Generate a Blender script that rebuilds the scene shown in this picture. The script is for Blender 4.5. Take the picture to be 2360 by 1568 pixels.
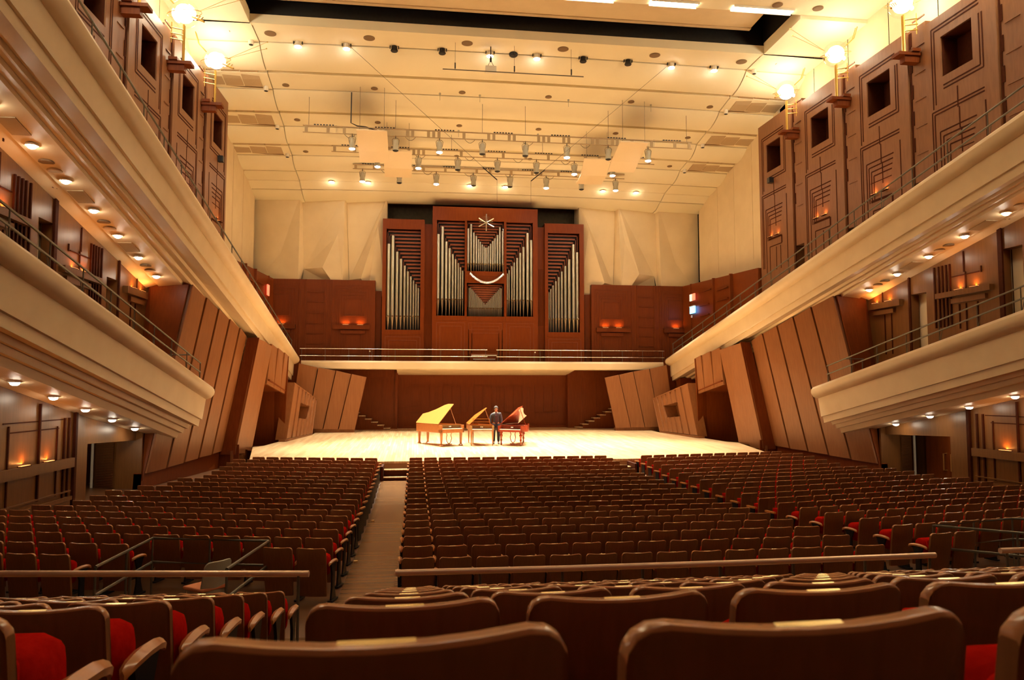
AMB, DWN, GLOB, STG, GREAR, REARFILL = 6.0, 6.0, 310.0, 9600.0, 0.9, 120.0     # watts: amber ledge lamps, balcony downlights, globe lanterns, stage lanterns
import bpy, bmesh, math, random
from mathutils import Vector, Matrix
random.seed(7)
for o in list(bpy.data.objects): bpy.data.objects.remove(o)
SC = bpy.context.scene
COL = SC.collection
# ------------------------------------------------------------------ camera
F, CX, CY, HZ, VX = 1720.0, 1180.0, 784.0, 903.0, 955.0
CAMP = Vector((-4.2, 0.0, 3.2))
PIT = math.atan((HZ-CY)/F)
YAW = math.atan((CX-VX)*math.cos(PIT)/F)
FW = Vector((math.sin(YAW)*math.cos(PIT), math.cos(YAW)*math.cos(PIT), math.sin(PIT)))
RT = Vector((math.cos(YAW), -math.sin(YAW), 0))
UP = RT.cross(FW)
cd = bpy.data.cameras.new('camera'); cam = bpy.data.objects.new('camera', cd); COL.objects.link(cam)
cam.matrix_world = Matrix(((RT.x, UP.x, -FW.x, CAMP.x), (RT.y, UP.y, -FW.y, CAMP.y), (RT.z, UP.z, -FW.z, CAMP.z), (0, 0, 0, 1)))
cd.sensor_width = 23.6; cd.lens = F/2360*23.6
cd.clip_start = 0.05; cd.clip_end = 200
cd.dof.use_dof = True; cd.dof.focus_distance = 18; cd.dof.aperture_fstop = 4.5
SC.camera = cam
vs = SC.view_settings
vs.view_transform = 'Standard'; vs.look = 'None'; vs.gamma = 1; vs.use_curve_mapping = False
vs.exposure = 0.34
def proj(p):
    d = Vector(p)-CAMP; z = d.dot(FW)
    if z < 0.05: return None
    return CX+F*d.dot(RT)/z, CY-F*d.dot(UP)/z, z
def P(x, y, X=None, Y=None, Z=None):      # a pixel of the photo to a point on a known plane of the hall
    r = FW+RT*((x-CX)/F)-UP*((y-CY)/F)
    t = (X-CAMP.x)/r.x if X is not None else (Y-CAMP.y)/r.y if Y is not None else (Z-CAMP.z)/r.z
    return CAMP+r*t
# ------------------------------------------------------------------ world: closed hall, faint warm spill only
w = bpy.data.worlds.new('world'); SC.world = w; w.use_nodes = True
w.node_tree.nodes['Background'].inputs[0].default_value = (1, .6, .3, 1)
w.node_tree.nodes['Background'].inputs[1].default_value = 0.0
# ------------------------------------------------------------------ the hall's lamps
WARM = (1.0, .89, .64); WARM2 = (1.0, .87, .61)
def lamp(kind, loc, energy, color=WARM, radius=.1, target=None, spot=None, blend=.5, size=None, name='lamp_light', parent=None):
    l = bpy.data.lights.new(name, kind); l.energy = energy; l.color = color
    if kind == 'AREA':
        l.shape = 'RECTANGLE'; l.size, l.size_y = size
    else: l.shadow_soft_size = radius
    if kind == 'SPOT': l.spot_size = math.radians(spot); l.spot_blend = blend
    o = bpy.data.objects.new(name, l); COL.objects.link(o); o.location = loc
    if target is not None:
        o.rotation_euler = (Vector(target)-Vector(loc)).to_track_quat('-Z', 'Y').to_euler()
    return o
# unseen fill spots added over the rear audience, behind the camera, to brighten seat backs
for x_ in (-9, -4, 1, 6, 11):
    for y_ in (-2.5, 2.5): lamp('SPOT', (x_, y_, 18.0), REARFILL, WARM2, .2, (x_, y_+1.5, 0), 100, .7, name='rear_fill')
# the stage lanterns, globe lanterns, balcony downlights and ledge lamps are built further down, each with its own light

# ------------------------------------------------------------------ mesh helpers
class MB:
    def __init__(s): s.v = []; s.f = []; s.mi = []; s.m = 0
    def add(s, vs_, fs):
        b = len(s.v); s.v += [tuple(p) for p in vs_]
        for f in fs: s.f.append(tuple(b+i for i in f)); s.mi.append(s.m)
        return s
    def hexa(s, p):        # p: bottom 4, top 4
        return s.add(p, [(0, 3, 2, 1), (4, 5, 6, 7), (0, 1, 5, 4), (1, 2, 6, 5), (2, 3, 7, 6), (3, 0, 4, 7)])
    def box(s, x0, x1, y0, y1, z0, z1):
        return s.hexa([(x0, y0, z0), (x1, y0, z0), (x1, y1, z0), (x0, y1, z0), (x0, y0, z1), (x1, y0, z1), (x1, y1, z1), (x0, y1, z1)])
    def slab(s, q, t):     # q: 4 corners of the visible face, t: thickness vector going behind it
        t = Vector(t); q = [Vector(a) for a in q]
        return s.hexa([q[0], q[1], q[2], q[3]]+[a+t for a in q])
    def poly(s, pts): return s.add(pts, [tuple(range(len(pts)))])
    def ring_frame(s, c, d):
        d = Vector(d).normalized(); a = Vector((0, 0, 1)) if abs(d.z) < .9 else Vector((1, 0, 0))
        u = d.cross(a).normalized(); return u, d.cross(u)
    def tube(s, pts, r, n=8):
        pts = [Vector(p) for p in pts]; R = r if isinstance(r, (list, tuple)) else [r]*len(pts)
        rings = []
        for i, p in enumerate(pts):
            d = (pts[min(i+1, len(pts)-1)]-pts[max(i-1, 0)])
            u, v = s.ring_frame(p, d)
            if rings:
                pu = rings[-1][1]
                u2 = (pu-d.normalized()*pu.dot(d.normalized()))
                if u2.length > 1e-4: u = u2.normalized(); v = d.normalized().cross(u)
            rings.append(([p+(u*math.cos(2*math.pi*k/n)+v*math.sin(2*math.pi*k/n))*R[i] for k in range(n)], u))
        return s.loft([r_[0] for r_ in rings])
    def loft(s, rings, cap=True, closed=True):
        n = len(rings[0]); vs_ = [p for r in rings for p in r]; fs = []
        for i in range(len(rings)-1):
            for k in range(n if closed else n-1):
                a = i*n+k; b = i*n+(k+1) % n
                fs.append((a, b, b+n, a+n))
        if cap: fs.append(tuple(range(n-1, -1, -1))); fs.append(tuple(range((len(rings)-1)*n, len(rings)*n)))
        return s.add(vs_, fs)
    def lathe(s, prof, c, n=16, d=(0, 0, 1)):
        c = Vector(c); d = Vector(d).normalized(); u, v = s.ring_frame(c, d)
        return s.loft([[c+d*z+(u*math.cos(2*math.pi*k/n)+v*math.sin(2*math.pi*k/n))*max(r, 1e-4) for k in range(n)] for r, z in prof])
    def cyl(s, a, b, r, n=12, r2=None):
        return s.tube([a, b], [r, r2 if r2 is not None else r], n)
    def sphere(s, c, r, n=16, m=10, sc=(1, 1, 1)):
        return s.loft([[(c[0]+sc[0]*r*math.sin(math.pi*(i+.02)/(m+.04))*math.cos(2*math.pi*k/n), c[1]+sc[1]*r*math.sin(math.pi*(i+.02)/(m+.04))*math.sin(2*math.pi*k/n), c[2]+sc[2]*r*math.cos(math.pi*(i+.02)/(m+.04))) for k in range(n)] for i in range(m+1)])
    def extr(s, poly, y0, y1, f):    # extrude closed polygon of (a,b) between two stations through map f(a,b,y)
        return s.loft([[f(a, b, y) for a, b in poly] for y in (y0, y1)])
    def build(s, name, mat, parent=None, origin=None, smooth=False, bevel=0, angle=40):
        me = bpy.data.meshes.new(name)
        o_ = Vector(origin) if origin is not None else Vector((0, 0, 0))
        me.from_pydata([(p[0]-o_.x, p[1]-o_.y, p[2]-o_.z) for p in s.v], [], s.f)
        mats = mat if isinstance(mat, (list, tuple)) else [mat]
        for m_ in mats: me.materials.append(m_)
        for i, p in enumerate(me.polygons): p.material_index = s.mi[i]
        bm = bmesh.new(); bm.from_mesh(me)
        bmesh.ops.recalc_face_normals(bm, faces=bm.faces); bm.to_mesh(me); bm.free()
        if smooth:
            for p in me.polygons: p.use_smooth = True
            me.set_sharp_from_angle(angle=math.radians(angle))
        o = bpy.data.objects.new(name, me); COL.objects.link(o)
        if parent is not None: o.parent = parent
        elif origin is not None: o.location = o_
        if bevel:
            b = o.modifiers.new('bevel', 'BEVEL'); b.width = bevel; b.segments = 2; b.limit_method = 'ANGLE'; b.angle_limit = math.radians(50)
        return o
def tag(o, label, cat, group=None, kind=None):
    if label: o['label'] = label
    if cat: o['category'] = cat
    if group: o['group'] = group
    if kind: o['kind'] = kind
    return o
def thing(name, label, cat, loc=(0, 0, 0), rz=0, group=None):
    o = bpy.data.objects.new(name, None); COL.objects.link(o); o.empty_display_size = .1
    o.location = loc; o.rotation_euler = (0, 0, rz)
    return tag(o, label, cat, group)
def struct(name, mb, mat, **k):
    o = mb.build(name, mat, **k); o['kind'] = 'structure'; return o
def dup(root, loc=None, rz=None, label=None, group=None):
    r = root.copy(); COL.objects.link(r)
    if loc is not None: r.location = loc
    if rz is not None: r.rotation_euler = (0, 0, rz)
    if label: r['label'] = label
    if group: r['group'] = group
    for ch in [c for c in KIDS.get(root.name, root.children)]:
        c = ch.copy(); COL.objects.link(c); c.parent = r
        for g in ch.children:
            d = g.copy(); COL.objects.link(d); d.parent = c
    return r
KIDS = {}
# ------------------------------------------------------------------ materials
def mat(name, col, rough=.5, metal=0, col2=None, scale=(1, 1, 1), nscale=4, detail=4, bump=0, coat=0, emis=None, estr=0, spec=.5, kind='noise'):
    m = bpy.data.materials.new(name); m.use_nodes = True; nt = m.node_tree; b = nt.nodes['Principled BSDF']
    b.inputs['Base Color'].default_value = (*col, 1); b.inputs['Roughness'].default_value = rough; b.inputs['Metallic'].default_value = metal
    b.inputs['Specular IOR Level'].default_value = spec
    if coat: b.inputs['Coat Weight'].default_value = coat; b.inputs['Coat Roughness'].default_value = .15
    if emis: b.inputs['Emission Color'].default_value = (*emis, 1); b.inputs['Emission Strength'].default_value = estr
    if col2:
        tc = nt.nodes.new('ShaderNodeTexCoord'); mp = nt.nodes.new('ShaderNodeMapping'); mp.inputs['Scale'].default_value = scale
        n = nt.nodes.new('ShaderNodeTexNoise'); n.inputs['Scale'].default_value = nscale; n.inputs['Detail'].default_value = detail
        rp = nt.nodes.new('ShaderNodeValToRGB'); rp.color_ramp.elements[0].position = .3; rp.color_ramp.elements[1].position = .7
        rp.color_ramp.elements[0].color = (*col, 1); rp.color_ramp.elements[1].color = (*col2, 1)
        nt.links.new(tc.outputs['Object'], mp.inputs[0]); nt.links.new(mp.outputs[0], n.inputs[0]); nt.links.new(n.outputs[0], rp.inputs[0]); nt.links.new(rp.outputs[0], b.inputs['Base Color'])
        if bump:
            bp = nt.nodes.new('ShaderNodeBump'); bp.inputs['Strength'].default_value = bump; bp.inputs['Distance'].default_value = .01
            nt.links.new(n.outputs[0], bp.inputs['Height']); nt.links.new(bp.outputs[0], b.inputs['Normal'])
    return m
def planks(name, c1, c2, cm, w, l, rough, along='y', coat=0):
    m = mat(name, c1, rough, coat=coat); nt = m.node_tree; b = nt.nodes['Principled BSDF']
    tc = nt.nodes.new('ShaderNodeTexCoord'); mp = nt.nodes.new('ShaderNodeMapping')
    if along == 'y': mp.inputs['Rotation'].default_value = (0, 0, math.pi/2)
    br = nt.nodes.new('ShaderNodeTexBrick'); br.inputs['Scale'].default_value = 1; br.inputs['Brick Width'].default_value = l; br.inputs['Row Height'].default_value = w
    br.inputs['Mortar Size'].default_value = .004; br.inputs['Color1'].default_value = (*c1, 1); br.inputs['Color2'].default_value = (*c2, 1); br.inputs['Mortar'].default_value = (*cm, 1)
    br.inputs['Bias'].default_value = 0
    nt.links.new(tc.outputs['Object'], mp.inputs[0]); nt.links.new(mp.outputs[0], br.inputs[0])
    nt.links.new(br.outputs[0], b.inputs['Base Color']); return m
W_WALL = mat('brown wall wood', (.145, .029, .004), .42, col2=(.185, .040, .006), scale=(6, 6, .5), nscale=3, spec=.18)
W_UP = mat('brown side panel wood', (.205, .086, .038), .40, col2=(.25, .107, .047), scale=(4, 4, .6), nscale=3, spec=.3)
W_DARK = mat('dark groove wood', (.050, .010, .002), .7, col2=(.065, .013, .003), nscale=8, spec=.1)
W_SIDE = mat('aisle wall wood', (.155, .060, .014), .38, col2=(.195, .078, .020), scale=(6, 6, .5), nscale=3, spec=.4)
W_PANEL = mat('tilted panel wood', (.245, .092, .032), .38, col2=(.295, .116, .042), scale=(5, 5, .5), nscale=2.5, spec=.3)
W_ORGAN = mat('organ case wood', (.175, .033, .003), .40, col2=(.21, .043, .004), scale=(5, 5, .6), nscale=3, spec=.2)
W_SLAT = mat('organ shutter wood', (.20, .045, .010), .45, col2=(.25, .06, .014), nscale=6)
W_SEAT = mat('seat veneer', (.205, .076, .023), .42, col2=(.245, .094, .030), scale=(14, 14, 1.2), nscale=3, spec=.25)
W_SEATLIT = mat('lit seat edge wood', (.50, .215, .09), .22, col2=(.58, .26, .11), scale=(3, 12, 12), nscale=3, coat=.3)  # paler than the veneer: light on the top edge put into the colour
W_ARM = mat('armrest wood', (.50, .18, .045), .3, col2=(.58, .22, .06), scale=(14, 2, 14), nscale=3, coat=.3)
CREAM = mat('cream wall plaster', (.72, .57, .345), .8, col2=(.77, .62, .385), nscale=1.2, bump=.05)
CEIL = mat('cream ceiling plaster', (.82, .735, .52), .75, col2=(.85, .765, .55), nscale=.8)
BALC = mat('pale balcony plaster', (.70, .54, .335), .5, col2=(.75, .59, .375), nscale=1.5)
GRILLE = mat('ceiling grille cloth', (.47, .345, .20), .9, col2=(.50, .37, .22), nscale=30)
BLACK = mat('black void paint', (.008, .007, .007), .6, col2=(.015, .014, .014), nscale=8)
NICHE = mat('dark niche brick', (.06, .045, .02), .8, col2=(.09, .065, .03), nscale=5)
STAGE = planks('pale stage boards', (.72, .52, .29), (.54, .34, .17), (.28, .15, .07), .105, 1.9, .28, 'y')
STAGEW = mat('stage front wood', (.45, .22, .09), .45, col2=(.55, .28, .12), scale=(1, 8, 8), nscale=3)
FLOORM = planks('narrow strip floor boards', (.30, .155, .062), (.20, .095, .036), (.07, .03, .012), .045, 3.0, .22, 'x')
FLOORD = mat('dark wood floor', (.12, .05, .02), .4, col2=(.16, .07, .03), scale=(1, 10, 1), nscale=3)
RED = mat('red seat cloth', (.38, .007, .003), 1.0, col2=(.45, .011, .005), nscale=40, bump=.2, spec=.0)
IRON = mat('black iron', (.012, .012, .014), .35, metal=.3, col2=(.02, .02, .022), nscale=6)
BRASS = mat('brass', (.80, .58, .22), .28, metal=1, col2=(.85, .64, .28), nscale=5)
PLATE = mat('brass number plate', (.86, .70, .36), .22, metal=1, col2=(.9, .74, .4), nscale=20)
GOLD = mat('polished gold tube', (.62, .42, .11), .28, metal=1, col2=(.68, .47, .14), nscale=4)
STEEL = mat('grey painted steel', (.13, .115, .085), .4, metal=.4, col2=(.16, .14, .105), nscale=6)
CHROME = mat('bright steel tube', (.72, .70, .68), .16, metal=1, col2=(.76, .74, .72), nscale=6)
RAILW = mat('bronze handrail', (.78, .50, .34), .28, metal=.35, col2=(.82, .55, .38), scale=(1, 9, 9), nscale=4)
TIN = mat('tin pipe metal', (.50, .47, .37), .30, metal=1, col2=(.60, .56, .46), scale=(1, 1, .3), nscale=3)
RIGM = mat('cream rig metal', (.40, .29, .155), .5, metal=.1, col2=(.45, .33, .18), nscale=5)
LAMPB = mat('grey lantern metal', (.46, .44, .34), .45, metal=.2, col2=(.5, .48, .38), nscale=6)
REFL = mat('pale reflector board', (.82, .66, .44), .6, col2=(.84, .69, .47), nscale=1)
SPKM = mat('dark speaker mesh', (.20, .125, .06), .8, col2=(.24, .15, .075), nscale=60)
WHITE = mat('off white paint', (.78, .72, .60), .5, col2=(.82, .76, .64), nscale=3)
KEYS = mat('ivory keys', (.92, .90, .82), .35, col2=(.95, .93, .86), nscale=10)
CLEAR = bpy.data.materials.new('clear globe glass'); CLEAR.use_nodes = True
_n = CLEAR.node_tree; _b = _n.nodes['Principled BSDF']; _t = _n.nodes.new('ShaderNodeBsdfTransparent'); _g = _n.nodes.new('ShaderNodeBsdfGlossy'); _mx = _n.nodes.new('ShaderNodeMixShader')
_g.inputs[1].default_value = .08; _lw = _n.nodes.new('ShaderNodeLayerWeight'); _lw.inputs[0].default_value = .25; _fr = _n.nodes.new('ShaderNodeMath'); _fr.operation = 'MULTIPLY'; _fr.inputs[1].default_value = .35; _n.links.new(_lw.outputs['Facing'], _fr.inputs[0])
_n.links.new(_fr.outputs[0], _mx.inputs[0]); _n.links.new(_t.outputs[0], _mx.inputs[1]); _n.links.new(_g.outputs[0], _mx.inputs[2]); _n.links.new(_mx.outputs[0], _n.nodes['Material Output'].inputs[0])
def glow(name, c, s): return mat(name, (.8, .8, .8), emis=c, estr=s)
G_SPOT = glow('lit lens', (1, .93, .85), 60); G_DOWN = glow('lit downlight', (1, .86, .66), 45); G_GLOBE = glow('lit globe bulb', (1, .86, .62), 45)
G_AMBER = glow('amber wall lamp', (1, .33, .06), 1.5); G_LIPGLOW = glow('lip glow strip', (1, .88, .62), 22); G_BLUE = glow('blue sign', (.05, .38, 1), 6); G_RED = glow('red sign', (1, .06, .02), 1.3)
G_FROST = glow('frosted lit globe', (1, .84, .58), 16)
G_GREEN = glow('green glow', (.2, .8, .6), .4); G_CREAM = glow('pale sign half', (1, .8, .6), .8)
# ================================================================== FLOORS AND STAGE
def stz(y): return .62+.02*(y-27.5)
ZT = [.905, .88, .86, .83, .80, .765, .735, .71, .70, .71, .72, .72, .72, .71, .74, .78, .82, .85, .86]   # seat-back tops, 19 rows of the flat seating
def rowY(k): return 10.5+k*.911
def floorz(y):
    t = min(max((y-10.5)/.911, 0), 17.999); i = int(t); return ZT[i]+(ZT[i+1]-ZT[i])*(t-i)-.82
mb = MB(); ys = [7.9]+[rowY(k) for k in range(19)]+[27.7, 34]
mb.loft([[(-15.4, y, floorz(y)), (15.4, y, floorz(y)), (15.4, y, floorz(y)-.3), (-15.4, y, floorz(y)-.3)] for y in ys])
struct('floor', mb, FLOORD)
mb = MB(); ya = [8.2]+[rowY(k) for k in range(19)]+[27.0]
for x0, x1 in ((-5.33, -4.42), (2.93, 3.80)):
    mb.loft([[(x0, y, floorz(y)+.012), (x1, y, floorz(y)+.012), (x1, y, floorz(y)-.02), (x0, y, floorz(y)-.02)] for y in ya])
mb.box(-15, 15, 7.95, 9.9, floorz(9)+.0, floorz(9)+.02)
struct('floor_aisle', mb, FLOORM)
REARTOP = [2.93-.225*j for j in range(8)]; REARY = [.88+.91*j for j in range(8)]
mb = MB()
for j in range(8):
    z = REARTOP[j]-.82; y1 = REARY[j]+.62; y0 = y1-.91 if j else -4
    mb.box(-15.2, 15.2, y0, y1, -.3, z)
struct('floor_rear_tier', mb, FLOORD)
# stage deck: plan outline, gently raked
def smir(pts): return pts+[(-x, y) for x, y in reversed(pts)]
SO = [(9.60, 41.2), (10.25, 37.0), (10.6, 37.0), (10.9, 34.9), (11.25, 34.4), (10.3, 29.2)]
front = [(9.2, 28.2), (7.5, 27.95), (5.0, 28.1), (2.5, 28.05), (0, 28.0)]
half = [(9.7, 46.1)]+SO+front
pl = half+[(-x, y) for x, y in reversed(half[:-1])]
mb = MB(); n = len(pl)
top = [(x, y, stz(y)) for x, y in pl]; bot = [(x, y, stz(y)-.07) for x, y in pl]
mb.add(top+bot, [tuple(range(n)), tuple(range(2*n-1, n-1, -1))]+[(i, (i+1) % n, n+(i+1) % n, n+i) for i in range(n)])
struct('floor_stage', mb, STAGE)
mb = MB(); pl2 = [(x*.985, y+(.05 if y < 30 else 0)) for x, y in pl]
top = [(x, y, stz(y)-.07) for x, y in pl2]; bot = [(x, y, -.15) for x, y in pl2]
mb.add(top+bot, [(i, (i+1) % n, n+(i+1) % n, n+i) for i in range(n)])
struct('trim_1', mb, STAGEW)
# steps up to the stage in the two aisles
for s_, xc, lb in ((0, -4.78, 'pale edged wooden steps up to the stage from the wide left aisle'), (1, 3.4, 'pale edged wooden steps to the stage half hidden by the right seat block')):
    st = thing('stage_steps', lb, 'steps', (xc, 27.5, 0))
    for i, (y, z) in enumerate(((27.05, .17), (27.4, .40))):
        a = MB(); a.box(xc-.47, xc+.47, y, 28.0, floorz(27)-.02 if i == 0 else .17, z-.03); a.build('step', W_DARK, st, (xc, 27.5, 0))
        a = MB(); a.box(xc-.48, xc+.48, y-.02, y+.33, z-.03, z); a.build('tread', STAGE, st, (xc, 27.5, 0))
    for q in (-1, 1):
        a = MB(); a.box(xc+q*.53-.04, xc+q*.53+.04, 26.95, 28.0, floorz(27)-.02, .55); a.build('side_panel', W_DARK, st, (xc, 27.5, 0))
# ================================================================== BACK OF THE STAGE
mb = MB()
mb.box(-5.25, 5.25, 46.0, 46.3, .6, 4.6)
for s in (-1, 1):
    a, b = sorted((s*5.25, s*9.9)); mb.box(a, b, 45.45, 46.3, .5, 4.6)
    a, b = sorted((s*5.19, s*5.35)); mb.box(a, b, 45.35, 46.0, .5, 4.5)
    for x in (6.1, 7.0, 7.9, 8.8): mb.box(s*x-.012, s*x+.012, 45.438, 45.46, 1, 4.5)
    mb.box(min(s*5.36, s*6.9), max(s*5.36, s*6.9), 45.42, 45.46, 4.05, 4.5)
struct('wall_back_stage', mb, W_WALL)
mb = MB()      # framed panels on that wall
for xc in (-3.8, -1.9, 0, 1.9, 3.8):
    for d, t in ((.86, .03), (.55, .05)):
        for z0, z1, x0, x1 in ((3.75-d*.35, 3.79-d*.35, xc-d, xc+d), (1.75+d*.2, 1.79+d*.2, xc-d, xc+d)):
            mb.box(x0, x1, 46-t, 46.0, z0, z1)
        for q in (-1, 1): mb.box(xc+q*d-.02, xc+q*d+.02, 46-t, 46.0, 1.77+d*.2, 3.77-d*.35)
    mb.box(xc-.015, xc+.015, 45.95, 46, 1.9, 3.5)
mb.box(-5.19, 5.19, 45.96, 46, 2.28, 2.31); mb.box(-5.19, 5.19, 45.94, 46, .9, 1.12)
struct('trim_2', mb, W_WALL)
mb = MB()     # sloping soffit under the choir gallery
mb.loft([[(-5.22, 43.1, 4.50), (5.22, 43.1, 4.50), (5.22, 43.1, 4.56), (-5.22, 43.1, 4.56)], [(-5.22, 46.02, 4.22), (5.22, 46.02, 4.22), (5.22, 46.02, 4.6), (-5.22, 46.02, 4.6)]])
struct('trim_3', mb, BALC)
# choir gallery slab with its pale front
mb = MB(); mb.box(-12.0, 12.0, 42.95, 45.6, 4.52, 4.60)
struct('floor_choir_gallery', mb, W_WALL)
mb = MB()
prof = [(43.2, 4.46), (42.98, 4.46), (42.90, 4.50), (42.90, 4.84), (42.93, 4.90), (43.02, 4.95), (43.2, 4.95)]
mb.loft([[(x, y, z) for y, z in prof] for x in (-10.75, -7.0, 7.0, 10.75)])
struct('trim_4', mb, BALC)
for s, side in ((-1, 'left'), (1, 'right')):
    st = thing('side_stair', f'narrow wooden stair rising behind the {side} tilted panels at the back of the stage', 'stairs', (s*6.5, 45, .97))
    for i in range(7):
        x0 = 5.62+i*.36; z = 1.06+i*.185; xa, xb = sorted((s*x0, s*(x0+.38)))
        a = MB(); a.box(xa, xb, 44.75, 45.42, .9, z-.05); a.build('stair_riser', W_WALL, st, (s*6.5, 45, .97))
        a = MB(); xa, xb = sorted((s*(x0-.03), s*(x0+.36))); a.box(xa, xb, 44.7, 45.42, z-.05, z); a.build('stair_tread', STAGE, st, (s*6.5, 45, .97))
# ================================================================== SIDE WALLS
BDIR = -.187
WX = lambda y: 12.74+.028*(34.6-y)          # face of the high side wall
def xs_(x, y, ytip, e): return e*(ytip-y)*max(0, min(1, (x-11)/1.3))
def solid(s, prof, y0, y1, ytip, outer=None, e=0):
    return [[(s*(x if outer is None or x < 13 else outer), y, z+BDIR*(y-ytip)+(xs_(x, y, ytip, e) if z < 4.15 else 0)) for x, z in prof] for y in (y0, y1)]
def sofz(y, x=12.73): return 3.665+BDIR*(y-42.8)+xs_(x, y, 42.8, .0135)
UPROF = [(13.45, 4.2), (11.25, 4.2), (11.2, 5.02), (10.98, 5.15), (10.86, 5.19), (10.77, 5.195), (10.68, 5.17), (10.60, 5.10), (10.565, 5.0), (10.58, 4.9), (10.65, 4.80), (10.75, 4.745), (10.86, 4.73),
         (10.90, 4.08), (10.97, 4.08), (10.99, 3.84), (11.56, 3.93), (11.60, 3.83), (11.84, 3.855), (11.88, 3.755), (12.12, 3.775), (12.16, 3.685), (12.3, 3.68), (13.0, 3.66), (13.02, 3.73), (13.45, 3.60)]
LPROF = [(13.9, 2.5), (11.85, 2.5), (11.8, 3.28), (11.58, 3.37), (11.45, 3.40), (11.35, 3.395), (11.26, 3.36), (11.19, 3.27), (11.175, 3.18), (11.20, 3.09), (11.28, 2.99), (11.38, 2.945), (11.47, 2.93),
         (11.57, 2.22), (11.65, 2.22), (11.69, 1.98), (11.98, 2.04), (12.03, 1.90), (12.16, 1.92), (12.20, 1.76), (12.34, 1.77), (12.40, 1.58), (13.0, 1.56), (13.02, 1.63), (13.9, 1.50)]
for s, side in ((-1, 'left'), (1, 'right')):
    S = lambda x, y, z: (s*x, y, z)
    # ---- balconies
    mb = MB()
    for a, b, o in ((-4, 27.0, None), (27.0, 42.8, 12.45)): mb.loft(solid(s, UPROF, a, b, 42.8, o, .0135))
    struct(f'balcony_upper_{side}', mb, BALC, smooth=True, angle=28)
    mb = MB(); mb.loft(solid(s, LPROF, -4, 27.5, 27.5)); struct(f'balcony_lower_{side}', mb, BALC, smooth=True, angle=28)
    # ---- high side wall: bays with square niches, narrow battened strips between
    mb = MB(); gv = MB(); nb = MB(); bt = MB()
    def wb(m_, y0, y1, z0, z1, d0, d1):   # block on the wall: d measured out from the face into the hall
        m_.hexa([S(WX(y0)-d0, y0, z0), S(WX(y0)-d1, y0, z0), S(WX(y1)-d1, y1, z0), S(WX(y1)-d0, y1, z0), S(WX(y0)-d0, y0, z1), S(WX(y0)-d1, y0, z1), S(WX(y1)-d1, y1, z1), S(WX(y1)-d0, y1, z1)])
    for j in range(9):
        c = 33.22-3.93*j; zt = 16.42-.05*(34.6-c); zs = -.018*(33.2-c)
        y0 = c-1.65; y1 = c+1.41; w0, w1 = c-.68, c+.66; a, b = 13.85+zs, 15.22+zs
        zb = 5.19+BDIR*(y0-42.8)-1.2
        wb(mb, y0, w0, zb, zt, -.7, 0); wb(mb, w1, y1, zb, zt, -.7, 0); wb(mb, w0, w1, zb, a, -.7, 0); wb(mb, w0, w1, b, zt, -.7, 0)
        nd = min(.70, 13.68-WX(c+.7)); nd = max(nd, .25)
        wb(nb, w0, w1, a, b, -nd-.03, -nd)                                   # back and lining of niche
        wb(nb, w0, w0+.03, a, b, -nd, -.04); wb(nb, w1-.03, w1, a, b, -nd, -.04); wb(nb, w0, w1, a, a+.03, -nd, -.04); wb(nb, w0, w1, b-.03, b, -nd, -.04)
        # recessed strip to the near side of this panel
        q0, q1 = y0-.87, y0
        wb(mb, q0, q1, 9.8 if j == 0 else zb+2.9, zt, -.7, -.07)
        wb(nb, q0, q1, zb, 9.8 if j == 0 else zb+2.9, -.70, -.6)
        for k in range(6): wb(bt, q0+.02, q1-.25, 11.55+zs+k*.95, 11.60+zs+k*.95, -.07, -.035)
        wb(nb, q1-.10, q1-.04, zb, zt-.1, -.07, -.05)
        for k in range(5): wb(nb, q1-.17, q1-.10, 11.7+zs+k*.95, 12.2+zs+k*.95, -.07, -.045)
        g = .028
        def L(ya, za, yb, zb_, t=.045): wb(gv, min(ya, yb)-(t/2 if ya == yb else 0), max(ya, yb)+(t/2 if ya == yb else 0), min(za, zb_)-(t/2 if za == zb_ else 0), max(za, zb_)+(t/2 if za == zb_ else 0), -.01, g*.35)
        for e in (.30, .42):
            L(c-1.0+.2*(e-.3), 15.22+zs+e, c+.66+e, 15.22+zs+e); L(c+.66+e, 15.22+zs+e, c+.66+e, 13.3+zs-e); L(c-.68-e, 15.2+zs, c-.68-e, 13.85+zs-e); L(c-.68-e, 13.85+zs-e, c+.6, 13.85+zs-e)
        z = 12.78+zs
        for e in (0, .11): L(c-1.1, z-e, c+1.15-e, z-e); L(c+1.15-e, z-e, c+1.15-e, z-3.6)
        L(c-1.12, z-.4, c-1.12, z-3.6)
        for e in (0, .14, .28, .42): L(c-.75+e*.3, z-.75-e*1.3, c+.82-e, z-.75-e*1.3); L(c+.82-e, z-.75-e*1.3, c+.82-e, z-2.3 if e else z-3.9)
        L(c, z+.5, c, z-.2); L(c-.05, z-.2, c-.05, z-.9); L(c-.11, z-.9, c-.11, z-1.7)
        L(c-.6, z-2.25, c+.6, z-2.25, .09); L(c-.6, z-1.55, c+.6, z-1.55, .03); L(c-.62, z-2.25, c-.62, z-2.6, .09); L(c-.62, z-2.62, c+.5, z-2.62); L(c+.5, z-2.62, c+.5, z-3.8); L(c-.1, z-2.7, c-.1, z-3.8); L(c-.5, z-2.7, c-.5, z-3.8)
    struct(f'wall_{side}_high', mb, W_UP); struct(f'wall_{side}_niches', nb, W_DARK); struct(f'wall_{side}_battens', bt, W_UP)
    struct(f'wall_{side}_grooves', gv, W_DARK)
    # ---- cream outer wall behind and above
    mb = MB()
    for i, y in enumerate([-4+2.7*k for k in range(14)]):
        mb.add([S(13.75, y, 4.0), S(13.75, y+2.66, 4.0), S(13.75, y+2.66, 18.8), S(13.75, y, 18.8)], [(0, 1, 2, 3)])
    ye = [34.6, 37.3, 39.6, 41.9, 44.8]
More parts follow.
